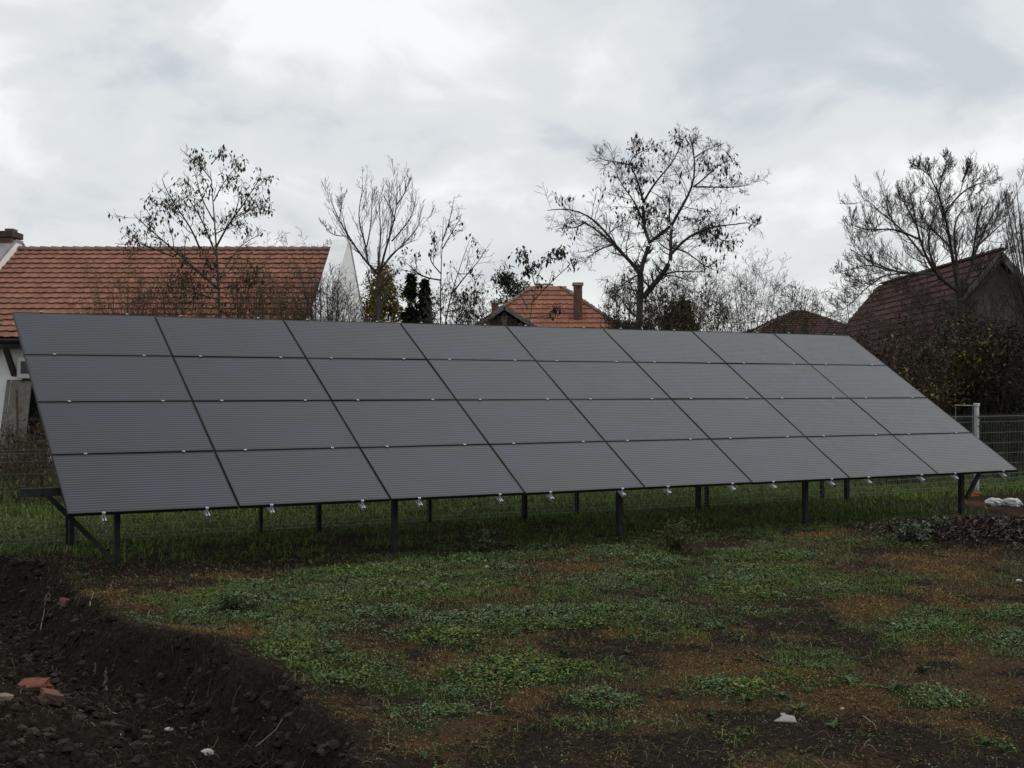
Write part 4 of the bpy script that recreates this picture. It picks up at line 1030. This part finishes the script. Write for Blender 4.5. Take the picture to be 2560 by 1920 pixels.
# its sparse neighbour with some leaves
b = C2((1590,1270))[0]
limbs = [([b]+C2((1600,1180),(1660,1090),(1710,950),(1740,800),(1830,600),(1880,460)), .05, .006, 0, .6),
 ([b]+C2((1560,1100),(1590,900),(1600,640),(1600,480),(1620,230)), .045, .006, 0, -.6),
 (C2((1600,640),(1660,470),(1700,250)), .018, .006, -.3, .4), (C2((1590,900),(1480,780),(1530,700),(1600,600)), .02, .006, 0, .8),
 (C2((1680,1050),(1800,890),(1890,800),(1960,680)), .022, .006, .2, -.8), (C2((1720,900),(1850,900),(1860,960)), .014, .005, .2, 1.0),
 (C2((1590,950),(1450,930),(1330,830),(1260,760)), .024, .006, 0, -.8), (C2((1500,940),(1380,890),(1220,850)), .018, .006, -.2, .8),
 (C2((1600,700),(1680,560),(1760,430)), .018, .006, 0, -.9), (C2((1640,1150),(1780,1080),(1900,1030)), .018, .006, 0, .6), (C2((1620,1200),(1740,1180),(1850,1200)), .018, .006, 0, -.6)]
tree('sparse_leaf_tree', 'thin bare tree with scattered dark leaf clusters right of the upright tree', 27.5, b, limbs,
     [dict(k=8, umin=.2, ang=.75, sd=.25, ratio=.36, cap=2.2, wig=.13, trop=.45, pts=6, rr=.5), dict(k=5, umin=.2, ang=.7, ratio=.5, wig=.14, trop=.2, pts=5, rr=.7)], mats=('bark', 'twig_grey'),
     leaves=[dict(n=2, size=.10, ca=(.03,.028,.02), cb=(.06,.05,.03), patchy=.8, thr=.50, prob=.5, aspect=.45)], seed=31, rmin=.0034)
# small leafy sapling before the hipped house
b = C3((340,1560))[0]
limbs = [([b]+C3((355,1430),(400,1260),(430,1120),(480,1000),(520,930)), .03, .005, 0, .3), (C3((370,1400),(480,1270),(580,1180),(660,1110),(700,1060)), .018, .005, 0, -.6),
 (C3((400,1260),(370,1150),(330,1050),(295,1000)), .014, .005, 0, .6), (C3((350,1440),(260,1250),(190,1120),(165,1040)), .014, .005, 0, -.4), (C3((430,1120),(500,1060),(640,1000)), .010, .004, 0, .5),
 (C3((345,1500),(500,1480),(620,1420)), .012, .004, 0, .5)]
tree('roadside_sapling', 'small sapling with clustered dark leaves in front of the hipped roof', 28.0, b, limbs,
     [dict(k=6, umin=.25, ang=.7, ratio=.30, cap=1.6, wig=.12, trop=.3, pts=5, rr=.5), dict(k=4, umin=.2, ang=.7, ratio=.45, wig=.12, trop=0, pts=4, rr=.7)],
     leaves=[dict(n=4, size=.12, ca=(.03,.03,.02), cb=(.055,.05,.03), patchy=.7, thr=.47, prob=.55, aspect=.45)], seed=41, rmin=.004)

# walnut with stubby upturned twigs, in front of the barn
b = C4((1740,1640))[0]
limbs = [([b]+C4((1735,1500),(1720,1350),(1700,1200)), .14, .10, 0, 0),
 (C4((1700,1220),(1660,1000),(1630,850),(1610,650),(1590,540),(1540,430),(1480,300),(1420,200),(1395,140)), .07, .012, 0, -1.6),
 (C4((1600,560),(1660,480),(1730,400),(1820,350),(1920,330),(1975,300)), .035, .010, -.8, .2),
 (C4((1720,330),(1760,250),(1790,160)), .02, .010, -.3, -.6), (C4((1540,430),(1560,290),(1600,200),(1610,140)), .022, .010, -1, -1.8),
 (C4((1700,1200),(1560,1120),(1480,1020),(1420,900),(1370,770),(1350,560),(1320,440),(1290,330)), .065, .012, 0, -2.2),
 (C4((1370,780),(1260,720),(1130,690),(1010,720),(900,700),(835,660)), .035, .010, -1.2, -2.6),
 (C4((1420,920),(1300,760),(1180,640),(1080,580),(990,490),(945,440)), .035, .010, -1.4, .4),
 (C4((1500,1060),(1380,1050),(1250,1065),(1130,1030),(1020,960),(930,920),(840,880),(800,820)), .045, .010, -.8, -2.6),
 (C4((1130,1030),(1000,975),(870,1010),(790,1050),(730,1030)), .026, .009, -1.8, -1.0),
 (C4((1480,1040),(1300,1060),(1120,1050),(1000,1110),(900,1180),(850,1180)), .030, .009, -.6, .6),
 (C4((1700,1200),(1690,1000),(1660,820),(1650,640),(1700,560),(1800,480)), .055, .012, 0, 1.4),
 (C4((1710,1250),(1780,1050),(1830,850),(1900,700),(1990,560),(2050,400)), .060, .012, 0, .8),
 (C4((1800,960),(1830,760),(1850,600),(1900,480)), .04, .010, .2, -1.2), (C4((1830,850),(1930,760),(2050,650),(2110,590)), .035, .010, .4, 1.8),
 (C4((1720,1300),(1880,1120),(2000,960),(2100,800)), .05, .012, 0, -1.4), (C4((1630,850),(1560,780),(1480,680),(1400,640)), .035, .010, -.4, 1.0),
 (C4((1350,650),(1280,520),(1210,400)), .026, .010, -1.6, -.8), (C4((1560,1120),(1420,1180),(1250,1230),(1120,1250)), .035, .009, -.3, -1.8),
 (C4((1710,1350),(1600,1280),(1450,1300),(1330,1350)), .035, .009, 0, 1.2), (C4((1480,300),(1420,240),(1310,180)), .018, .009, -1.4, -.6), (C4((1540,1100),(1430,820),(1500,600),(1620,420)), .04, .010, -.3, 1.6),
 (C4((1110,1070),(980,1150),(880,1260),(800,1330),(740,1370)), .022, .009, -.8, -1.6)]
tree('walnut_tree', 'bare walnut tree with many stubby upturned twigs before the barn', 31.0, b, limbs,
     [dict(k=15, umin=.15, ang=.7, sd=.25, ratio=.40, cap=2.4, wig=.12, trop=.9, pts=6, rr=.36), dict(k=9, umin=.2, ang=.75, ratio=.50, wig=.14, trop=.8, pts=5, rr=.5, tip=.7), dict(k=6, umin=.3, ang=.65, ratio=.5, wig=.1, trop=.6, pts=4, rr=.9, tip=.8)],
     seed=51, rmin=.0038)
b = C4((2330,1600))[0]
limbs = fan(b, C4((2060,600),(2120,470),(2060,400),(2150,330),(2210,300),(2300,280),(2400,400),(2100,720),(2030,880),(2450,600),(1960,1000),(2180,560),(2240,760)), .07, .010, 1.6, seed=5)
tree('walnut_tree', 'second bare walnut tree standing right beside the barn gable', 34.0, b, limbs,
     [dict(k=15, umin=.15, ang=.7, ratio=.38, cap=3, wig=.12, trop=.8, pts=6, rr=.36), dict(k=8, umin=.2, ang=.7, ratio=.46, wig=.12, trop=.8, pts=5, rr=.5, tip=.7), dict(k=2, umin=.3, ang=.65, ratio=.5, wig=.1, trop=.6, pts=4, rr=.9, tip=.8)], seed=52, rmin=.0042)

# twiggy shrubs and thickets: base on the ground, traced tips
def shrub(name, label, Y, px, tips, r0=.022, dep=1.0, lv=None, mats=('twig', 'twig'), leaves=None, seed=1, rmin=.0042, group=None, spread=18):
    g = np.random.default_rng(seed+500); limbs = []
    for tx, ty in tips:
        bx_ = px+g.normal(0, spread); by = 973.6+FPX*EYE/Y
        p0 = (bx_, by-2); p1 = (bx_+(tx-bx_)*.25+g.normal(0, 4), by+(ty-by)*.4); p2 = (bx_+(tx-bx_)*.65+g.normal(0, 5), by+(ty-by)*.72)
        d0 = g.normal(0, dep*.2); limbs.append(([p0, p1, p2, (tx, ty)], r0*(.7+.6*g.random()), .006, d0, d0+g.normal(0, dep)))
    b = (px, 973.6+FPX*EYE/Y)
    lv = lv or [dict(k=16, umin=.3, ang=.75, ratio=.36, cap=3, wig=.16, trop=.5, pts=6, rr=.45), dict(k=6, umin=.2, ang=.8, ratio=.5, wig=.17, trop=.25, pts=5, rr=.7), dict(k=3, umin=.2, ang=.75, ratio=.5, wig=.13, trop=.3, pts=4, rr=.8)]
    return tree(name, label, Y, b, limbs, lv, mats, leaves, 1.0, seed, group, rmin=rmin)
def tips(n, x0, x1, y0, y1, seed, arc=True):
    g = np.random.default_rng(seed); xs = np.linspace(x0, x1, n)+g.normal(0, (x1-x0)/n*.3, n); t = (xs-x0)/(x1-x0)*2-1
    return [(x, y0+(y1-y0)*((tt*tt if arc else 0)*.7+.3*g.random())) for x, tt in zip(xs, t)]
few = dict(n=1, size=.09, ca=(.06,.052,.03), cb=(.14,.11,.05), patchy=.8, thr=.54, prob=.2, aspect=.5)
shrub('bare_shrub', 'tall twiggy bare shrub right of the pod tree', 40, 1880, tips(18, 1760, 2010, 610, 750, 1), .022, 1.4, seed=61, rmin=.0046)
shrub('bare_shrub', 'bare thicket shrub beneath the right limbs of the pod tree', 39, 1760, tips(15, 1660, 1850, 665, 760, 2), .03, 1.4, seed=62, leaves=[few], rmin=.0048)
shrub('bare_shrub', 'low bare shrub before the far pyramid-roofed house', 42, 2000, tips(11, 1930, 2080, 690, 770, 3), .028, 1.4, seed=63, leaves=[few], rmin=.0052)
shrub('bare_shrub', 'tangled brown shrub at the foot of the pod tree', 34.5, 1580, tips(15, 1500, 1660, 670, 770, 4), .025, 1.2, seed=64, leaves=[dict(few, prob=.5, thr=.46)], rmin=.0044)
shrub('bare_shrub', 'low brush between pod tree trunk and tall twiggy shrub', 36, 1680, tips(16, 1590, 1780, 690, 780, 6), .025, 1.2, seed=66, leaves=[dict(few, prob=.5, thr=.46)], rmin=.0046)
shrub('bare_shrub', 'thin pale shrub growing close to the barn eave', 36, 2150, tips(8, 2080, 2200, 700, 800, 7), .02, 1.0, seed=67, mats=('twig_grey', 'twig_grey'), rmin=.0045)
shrub('bare_shrub', 'fine twiggy shrub screening the grey barn gable', 33.5, 2480, tips(18, 2330, 2640, 650, 800, 16), .03, 1.4, seed=76, rmin=.0044, spread=40)
shrub('bare_shrub', 'fine twiggy shrub in front of the barn roof tiles', 34, 2290, tips(14, 2190, 2400, 720, 830, 17), .026, 1.2, seed=77, rmin=.0042, spread=30)
shrub('bare_shrub', 'dark dense fruit shrub in front of the white parapet gable', 26, 815, tips(20, 700, 905, 650, 780, 8), .03, 1.0, seed=68, rmin=.0034)
shrub('bare_shrub', 'loose bare shrub before the right half of the farmhouse roof', 25, 690, tips(10, 620, 780, 650, 760, 9), .022, 1.0, seed=69, mats=('twig_brown', 'twig_brown'), leaves=[dict(few, size=.06, prob=.25)], rmin=.0026)
shrub('bare_shrub', 'wispy yellowish shrub before the left half of the farmhouse roof', 22.5, 300, tips(12, 215, 400, 660, 760, 10), .016, .9, seed=70, mats=('twig_brown', 'twig_brown'), leaves=[dict(few, size=.04, ca=(.13,.085,.04), cb=(.20,.13,.06), prob=.45, thr=.44, n=1)], rmin=.0022)
shrub('bare_shrub', 'brown sprouting shrub under the young leafy tree', 23.5, 430, tips(12, 370, 540, 640, 760, 12), .018, .9, seed=72, mats=('twig_brown', 'twig_brown'), leaves=[dict(few, size=.055, ca=(.08,.05,.03), cb=(.13,.08,.045), prob=.3, thr=.5)], rmin=.0024)
shrub('bare_shrub', 'twiggy shrub right of the young leafy tree trunk', 24, 610, tips(10, 560, 680, 630, 760, 13), .018, .9, seed=73, mats=('twig_brown', 'twig_brown'), leaves=[dict(few, size=.055, ca=(.08,.05,.03), cb=(.13,.08,.045), prob=.3, thr=.5)], rmin=.0024)
shrub('bare_shrub', 'pale tall shoots rising behind the farmhouse ridge', 48, 690, tips(7, 660, 850, 560, 610, 14, False), .02, .6, seed=74, mats=('twig_grey', 'twig_grey'), rmin=.006)
shrub('bare_shrub', 'grey tangled shrub low beside the two cypresses', 32, 1150, tips(12, 1080, 1235, 690, 780, 15), .022, 1.0, seed=75, leaves=[dict(few, prob=.35, ca=(.03,.03,.02), cb=(.06,.05,.03))], mats=('twig_grey', 'twig_grey'), rmin=.0046)
# dense leafy masses
def bush(name, label, Y, px, x0, x1, ytop, ca, cb, size, nl, seed, cat='shrub', shape='round', stems=16, aspect=.6, droop=0.):
    global RNG
    keep = RNG; RNG = np.random.default_rng(seed)
    b = at(px, 900, Y); c0 = np.array([b[0], Y, 0]); zt = at(px, ytop, Y)[2]; w = (at(x1, 900, Y)[0]-at(x0, 900, Y)[0])/2
    o = tag(empty(name, tuple(c0)), label, cat)
    # lobes
    K = 80 if shape == 'round' else 150
    if shape == 'round':
        q = RNG.random(K)*.90+.06; a = RNG.random(K)*6.283; rr = w*np.sqrt(np.clip(1-(np.maximum(q-.5, 0)/.55)**2, .05, 1))*.8*RNG.random(K)**.5
        rad = (.20+.22*RNG.random(K))*min(w, zt*.4); cen = np.stack([np.cos(a)*rr, np.sin(a)*rr, q*zt], 1)
    else:
        z = RNG.random(K)*.95+.03; a = RNG.random(K)*6.283; rr = w*np.minimum(1, (1-z)*2.2)**.7*.66*RNG.random(K)**.5
        cen = np.stack([np.cos(a)*rr, np.sin(a)*rr, z*zt], 1); rad = w*(.30+.22*RNG.random(K))*np.minimum(1, .35+(1-z)*1.6)
    rep = np.repeat(np.arange(K), nl//K); n = len(rep); d = RNG.normal(0, 1, (n, 3)); d /= np.linalg.norm(d, axis=1, keepdims=True)
    P = cen[rep]+d*(rad[rep]*(.55+.6*RNG.random(n)))[:, None]; k = P[:, 2] > .05; P = P[k]; n = len(P)
    mb = MB(); leaf_quads(mb, P, size*(.6+.8*RNG.random(n)), RNG.random(n)*6.283, RNG.normal(droop, .6, n), cols(n, ca, cb, .35), aspect)
    mb.build('crown', M['leaf'], o)
    pts = []
    for i in range(min(stems, K)):
        p1 = cen[i]; p0 = np.array([RNG.normal(0, w*.12), RNG.normal(0, w*.12), -.1]); m_ = (p0+p1)/2+RNG.normal(0, w*.06, 3); pts.append(resample([p0, m_, p1], 7))
    MB().tubes(np.array(pts), np.linspace(.03, .008, 7)[None]*np.ones((len(pts), 1)), 5).build('trunk', M['twig'], o, smooth=True)
    RNG = keep
    return o
bush('cypress', 'taller dark columnar cypress behind the bare trees', 44, 1027, 990, 1066, 684, (.012,.018,.010), (.028,.036,.018), .16, 9000, 81, 'tree', 'cone')
bush('cypress', 'shorter dark columnar cypress beside its taller twin', 44.6, 1062, 1026, 1102, 698, (.012,.018,.010), (.028,.036,.018), .16, 9000, 82, 'tree', 'cone')
bush('evergreen_tree', 'dark evergreen tree behind the hipped roof', 62, 1276, 1205, 1335, 664, (.020,.026,.018), (.05,.06,.04), .20, 12000, 83, 'tree', aspect=.35)
bush('willow_bush', 'yellow leaved bush beyond the white parapet gable', 46, 945, 865, 1025, 662, (.13,.10,.022), (.24,.18,.045), .15, 11000, 84, aspect=.4, droop=-.6)
bush('evergreen_bush', 'dark green bush at the foot of the pod tree trunk', 37, 1695, 1640, 1750, 742, (.022,.028,.014), (.05,.056,.026), .13, 8000, 85, aspect=.5)
bush('evergreen_bush', 'olive leaved bush before the right corner of the hipped roof', 38, 1565, 1525, 1610, 800, (.06,.056,.02), (.11,.095,.035), .12, 5000, 86, aspect=.5)
# brush in front of the barn
ylw = dict(n=3, size=.085, ca=(.12,.10,.025), cb=(.24,.20,.05), patchy=.8, thr=.50, prob=.45, aspect=.65, droop=-.4)
drk = dict(n=3, size=.09, ca=(.025,.026,.015), cb=(.055,.05,.026), prob=.55, aspect=.55, droop=-.3)
brw = dict(n=2, size=.09, ca=(.05,.035,.02), cb=(.09,.06,.035), prob=.5, aspect=.5, droop=-.5)
BL = [dict(k=8, umin=.15, ang=.7, ratio=.36, cap=2.4, wig=.14, trop=.4, pts=6, rr=.5), dict(k=5, umin=.2, ang=.75, ratio=.5, wig=.15, trop=.2, pts=5, rr=.7), dict(k=2, umin=.2, ang=.7, ratio=.5, wig=.15, trop=.1, pts=4, rr=.8)]
for i, (px, x0, x1, y0, Y, lf, lab) in enumerate([
    (2170, 2090, 2260, 800, 28.0, [brw], 'brown tangled bush left of the yellow leaved bush by the fence'),
    (2290, 2190, 2390, 770, 27.5, [ylw, brw], 'bush with scattered yellow leaves before the barn wall'),
    (2400, 2310, 2490, 760, 29.0, [ylw, drk], 'dark bush with yellow leaves below the walnut tree trunk'),
    (2500, 2420, 2600, 800, 28.0, [drk], 'dark leafy bush behind the taller mesh fence'),
    (2600, 2500, 2700, 780, 30.0, [drk, brw], 'dense dark green bush in front of the grey barn gable'),
    (2260, 2150, 2370, 900, 26.0, [brw, ylw], 'low brown bramble along the fence behind the array')]):
    shrub('hedge_bush', lab, Y, px, tips(16, x0, x1, y0, y0+140, 90+i), .022, .9, BL, ('twig', 'twig'), lf, 90+i, .0045, spread=28)
bush('ivy_bush', 'dark green ivy mass at the barn corner behind the fence', 33, 2540, 2440, 2680, 840, (.016,.022,.010), (.045,.052,.02), .11, 12000, 120, aspect=.7)
# dry brush heap behind the left end of the fence
shrub('dry_brush', 'tangled heap of dry brown stalks behind the fence near the slab', 21.5, 70, tips(22, -80, 230, 1040, 1150, 130), .010, 1.2,
      [dict(k=7, umin=.1, ang=1.0, ratio=.5, cap=1.5, wig=.3, trop=-.3, pts=6, rr=.6, zmin=.02), dict(k=5, umin=.1, ang=1.0, ratio=.5, wig=.3, trop=-.5, pts=5, rr=.8, zmin=.02)],
      ('twig_brown', 'twig_brown'), [dict(n=1, size=.07, ca=(.05,.038,.026), cb=(.11,.085,.06), prob=.5, aspect=.5)], 131, .0032, spread=60)
shrub('dry_brush', 'low brown weeds against the farmhouse wall', 27.5, 40, tips(18, -60, 170, 1070, 1130, 140), .010, 1.0,
      [dict(k=7, umin=.1, ang=.9, ratio=.45, cap=1.5, wig=.25, trop=-.1, pts=6, rr=.6, zmin=.02), dict(k=4, umin=.1, ang=1.0, ratio=.5, wig=.3, trop=-.5, pts=5, rr=.8, zmin=.02)],
      ('twig_brown', 'twig_brown'), [dict(n=2, size=.08, ca=(.04,.036,.022), cb=(.09,.075,.045), prob=.5, aspect=.5)], 141, .0036, spread=50)

# ------------------------------------------------------------------ single weeds in front of the array
def weed(px, py, h, label, seed, ca=(.035,.05,.022), cb=(.075,.085,.038), w=.22, n=12, leafsize=.055):
    global RNG
    keep = RNG; RNG = np.random.default_rng(seed)
    g = gnd(px, py); z = float(height(np.array(g[0]), np.array(g[1]))); o = tag(empty('weed_plant', (g[0], g[1], z)), label, 'plant')
    s = np.zeros((n, 3)); s[:, :2] = RNG.normal(0, .03, (n, 2)); d = np.stack([RNG.normal(0, w*2.2, n), RNG.normal(0, w*2.2, n), np.ones(n)], 1)
    P, Rr = grow(s, d, h*(.6+.5*RNG.random(n)), np.full(n, .004), 7, .1, (0, 0, .1), .5)
    MB().tubes(P, Rr*.7, 4).build('stem', M['stick_dark'], o)
    pts = P[:, 1:].reshape(-1, 3); mb = MB(); leaf_cluster(mb, pts, 6, leafsize, ca, cb, -.2, .03, .5); mb.build('leaves', M['leaf'], o)
    RNG = keep
weed(1688, 1378, .42, 'tall withered weed standing before the middle of the array', 150, (.04,.045,.018), (.085,.085,.035), n=16)
weed(1212, 1384, .36, 'dark green weed just right of the second front post', 151)
weed(2285, 1365, .26, 'pale green leafy clump at the edge of the leaf heap', 152, (.06,.08,.05), (.12,.15,.10), .5, 34, .06)
weed(2350, 1350, .20, 'small green clump between leaf heap and end post', 153, (.05,.07,.04), (.10,.13,.08), .5, 20, .05)
weed(600, 1530, .16, 'dark bushy weed with tiny yellow flowers near the trench', 154, (.03,.045,.02), (.06,.08,.03), .6, 20, .045)

# ------------------------------------------------------------------ debris
def rock(name, label, cat, px, py, size, mat, seed, zoff=.3, shape=(1, .8, .6), boxy=False, tilt=(0, 0, 0), zz=None):
    g = np.random.default_rng(seed); p = gnd(px, py, 0 if zz is None else zz); z = float(height(np.array(p[0]), np.array(p[1])))
    if zz is None and abs(z) > .05: p = gnd(px, py, z); z = float(height(np.array(p[0]), np.array(p[1])))
    import bmesh
    bm = bmesh.new()
    if boxy:
        bmesh.ops.create_cube(bm, size=1.0)
        bmesh.ops.subdivide_edges(bm, edges=bm.edges[:], cuts=3, use_grid_fill=True)
        for v in bm.verts: v.co += Vector(g.normal(0, .035, 3))
        for v in bm.verts:
            if v.co.x > .3 and v.co.y > .1: v.co.x -= .22*g.random(); v.co.z -= .1
    else:
        bmesh.ops.create_icosphere(bm, subdivisions=2, radius=.5)
        off = g.random(2)*50
        for v in bm.verts: v.co *= .75+.55*float(fbm(np.array(v.co.x*2.3+off[0]+v.co.z), np.array(v.co.y*2.3+off[1]-v.co.z), 3))
    for v in bm.verts: v.co = Vector((v.co.x*size*shape[0], v.co.y*size*shape[1], v.co.z*size*shape[2]))
    me = bpy.data.meshes.new(name); bm.to_mesh(me); bm.free(); me.materials.append(mat)
    o = link(bpy.data.objects.new(name, me)); o.location = (p[0], p[1], z+size*shape[2]*zoff); o.rotation_euler = tilt
    return tag(o, label, cat)
rock('brick_fragment', 'large broken red brick lying in the dug soil', 'brick', 85, 1690, .26, M['brick_red'], 1, .6, (1, .55, .35), True, (.35, -.12, -.35))
rock('brick_fragment', 'small earthy brick piece below the large red brick', 'brick', 128, 1728, .14, M['brick'], 2, .7, (1, .7, .5), True, (.2, .3, .6))
rock('brick_fragment', 'pinkish brick chip at the upper edge of the trench', 'brick', 168, 1470, .12, M['brick'], 3, .3, (1, .7, .6), True, (.2, .3, 1.1))
rock('brick_fragment', 'red brick chip at the foot of the white post', 'brick', 2434, 1240, .2, M['red_clay'], 4, .3, (1, .7, .6), True, (.1, .2, .3))
rock('white_stone', 'largest white stone on the trench floor', 'stone', 518, 1872, .085, M['white_rock'], 5, .55, (1, .8, .8))
rock('white_stone', 'flat white stone left of the largest one beside a thin root', 'stone', 422, 1815, .062, M['white_rock'], 6, .6, (1, .8, .5))
rock('white_stone', 'small round white pebble alone on the dug soil', 'stone', 296, 1832, .04, M['white_rock'], 7, .5, (1, .9, .7))
rock('white_stone', 'small white pebble in the grass before the second post', 'stone', 1217, 1421, .05, M['white_rock'], 8, .35, (1, .8, .7))
rock('white_stone', 'white pebble at the right edge by the mossy patch', 'stone', 2547, 1455, .06, M['white_rock'], 9, .35, (1, .8, .6))
rock('white_stone', 'tiny white pebble above the pale broken plate', 'stone', 2105, 1776, .025, M['white_rock'], 10, .35, (1, .8, .7))
rock('yellow_stone', 'dull yellowish stone fragment by the left red brick', 'stone', 12, 1724, .10, M['stick'], 12, .3, (1, .5, .5), True, (.2, .1, .4))
for i, (px, py, s_) in enumerate([(2488, 1258, .30), (2530, 1258, .30)]):
    o = rock('plastic_bag', ['crumpled white plastic bag with dark bottom on the soil', 'folded white plastic bag lying beside the crumpled one'][i], 'bag', px, py+8, s_, M['plastic_white'], 20+i, .35, (1.1, .7, .55))
    me = o.data; g = np.random.default_rng(30+i)
    import bmesh
    bm = bmesh.new(); bm.from_mesh(me); bmesh.ops.subdivide_edges(bm, edges=bm.edges[:], cuts=1)
    for v in bm.verts:
        q = v.co*17; v.co *= 1+1.1*(abs(float(fbm(np.array(q.x+i*9+q.z), np.array(q.y*1.4+q.z*1.7), 3))-.5)-.1); v.co.z *= 1-.5*max(0, v.co.x/s_+.1)*(1 if i == 0 else -.4)
    bm.to_mesh(me); bm.free()
# pale broken plate
p = gnd(1960, 1808); z = float(height(np.array(p[0]), np.array(p[1])))
o = MB().prism([(-.07, -.03), (.062, -.045), (.066, .018), (.022, .034), (.018, .052), (-.01, .05), (-.004, .022)], 2, 0, .010).build('tile_shard', M['concrete'])
o.location = (p[0], p[1], z+.016); o.rotation_euler = (.32, .02, .1); bevel(o, .002); tag(o, 'pale grey flat shard lying on dark soil in the foreground', 'shard')
# sticks and roots one can pick out
def stick(name, label, pts, r, mat, seed, lift=.012, zup=None):
    g = np.random.default_rng(seed); P = []
    for i, (px, py) in enumerate(pts):
        q = gnd(px, py); z = float(height(np.array(q[0]), np.array(q[1])))
        if abs(z) > .04: q = gnd(px, py, z); z = float(height(np.array(q[0]), np.array(q[1])))
        P.append((q[0], q[1], z+lift+(zup[i] if zup else 0)))
    P = resample(P, 14)+g.normal(0, r*.5, (14, 3)); b = P[0].copy()
    o = MB().tube(P-b, np.linspace(r, r*.5, 14), 6).build(name, mat, None, True); o.location = b
    return tag(o, label, 'stick')
stick('fallen_stick', 'long dark forked stick curving over the rusty moss', [(1880, 1632), (1915, 1652), (1975, 1675), (2028, 1668)], .009, M['stick_dark'], 1)
stick('fallen_stick', 'short pale twig right of the long dark stick', [(2036, 1664), (2068, 1678)], .006, M['stick'], 2)
stick('fallen_stick', 'dark twig lying in grass near the leaf heap', [(2355, 1482), (2390, 1484), (2415, 1486)], .008, M['stick_dark'], 3)
stick('root', 'pale curved root crossing the dug soil', [(197, 1759), (250, 1758), (285, 1754), (310, 1762), (316, 1775)], .006, M['stick'], 4)
stick('root', 'thick grey root sticking upright from the trench wall', [(262, 1690), (264, 1690), (266, 1690), (268, 1690)], .016, M['wood_grey'], 5, .0, (-.02, .07, .14, .22))
stick('root', 'thin brown root low on the trench floor near white stones', [(420, 1824), (450, 1822), (480, 1825)], .005, M['stick'], 6)
stick('root', 'brown root near the bottom of the trench', [(640, 1888), (690, 1880), (760, 1882)], .006, M['stick'], 7)
stick('root', 'pale arched root at the left above the bricks', [(102, 1578), (118, 1568), (136, 1574)], .005, M['stick'], 8)
stick('fallen_stick', 'pale splinter standing on the trench rim', [(224, 1508), (234, 1494)], .007, M['stick'], 9, .012, (0, .03))
stick('fallen_stick', 'thin bent straw stalk in dark soil right of the shard', [(2156, 1794), (2180, 1810), (2192, 1830)], .004, M['stick'], 10)

# look-alikes share a group
GROUPS = {'cypress': 'dark cypresses behind the bare trees', 'bare_shrub': 'bare shrubs behind the array', 'hedge_bush': 'bushes along the right hand fence', 'walnut_tree': 'walnut trees by the barn',
          'brick_fragment': 'broken brick pieces on the soil', 'white_stone': 'white stones on the ground', 'plastic_bag': 'white bags near the end post', 'fallen_stick': 'sticks on the ground', 'root': 'roots in the dug soil',
          'weed_plant': 'single weeds in the yard', 'mesh_fence': 'welded mesh fences', 'dry_brush': 'dry brush by the farmhouse', 'evergreen_bush': 'leafy bushes under the pod tree'}
for o in list(COL.objects):
    if o.parent is None and o.name.split('.')[0] in GROUPS: o['group'] = GROUPS[o.name.split('.')[0]]
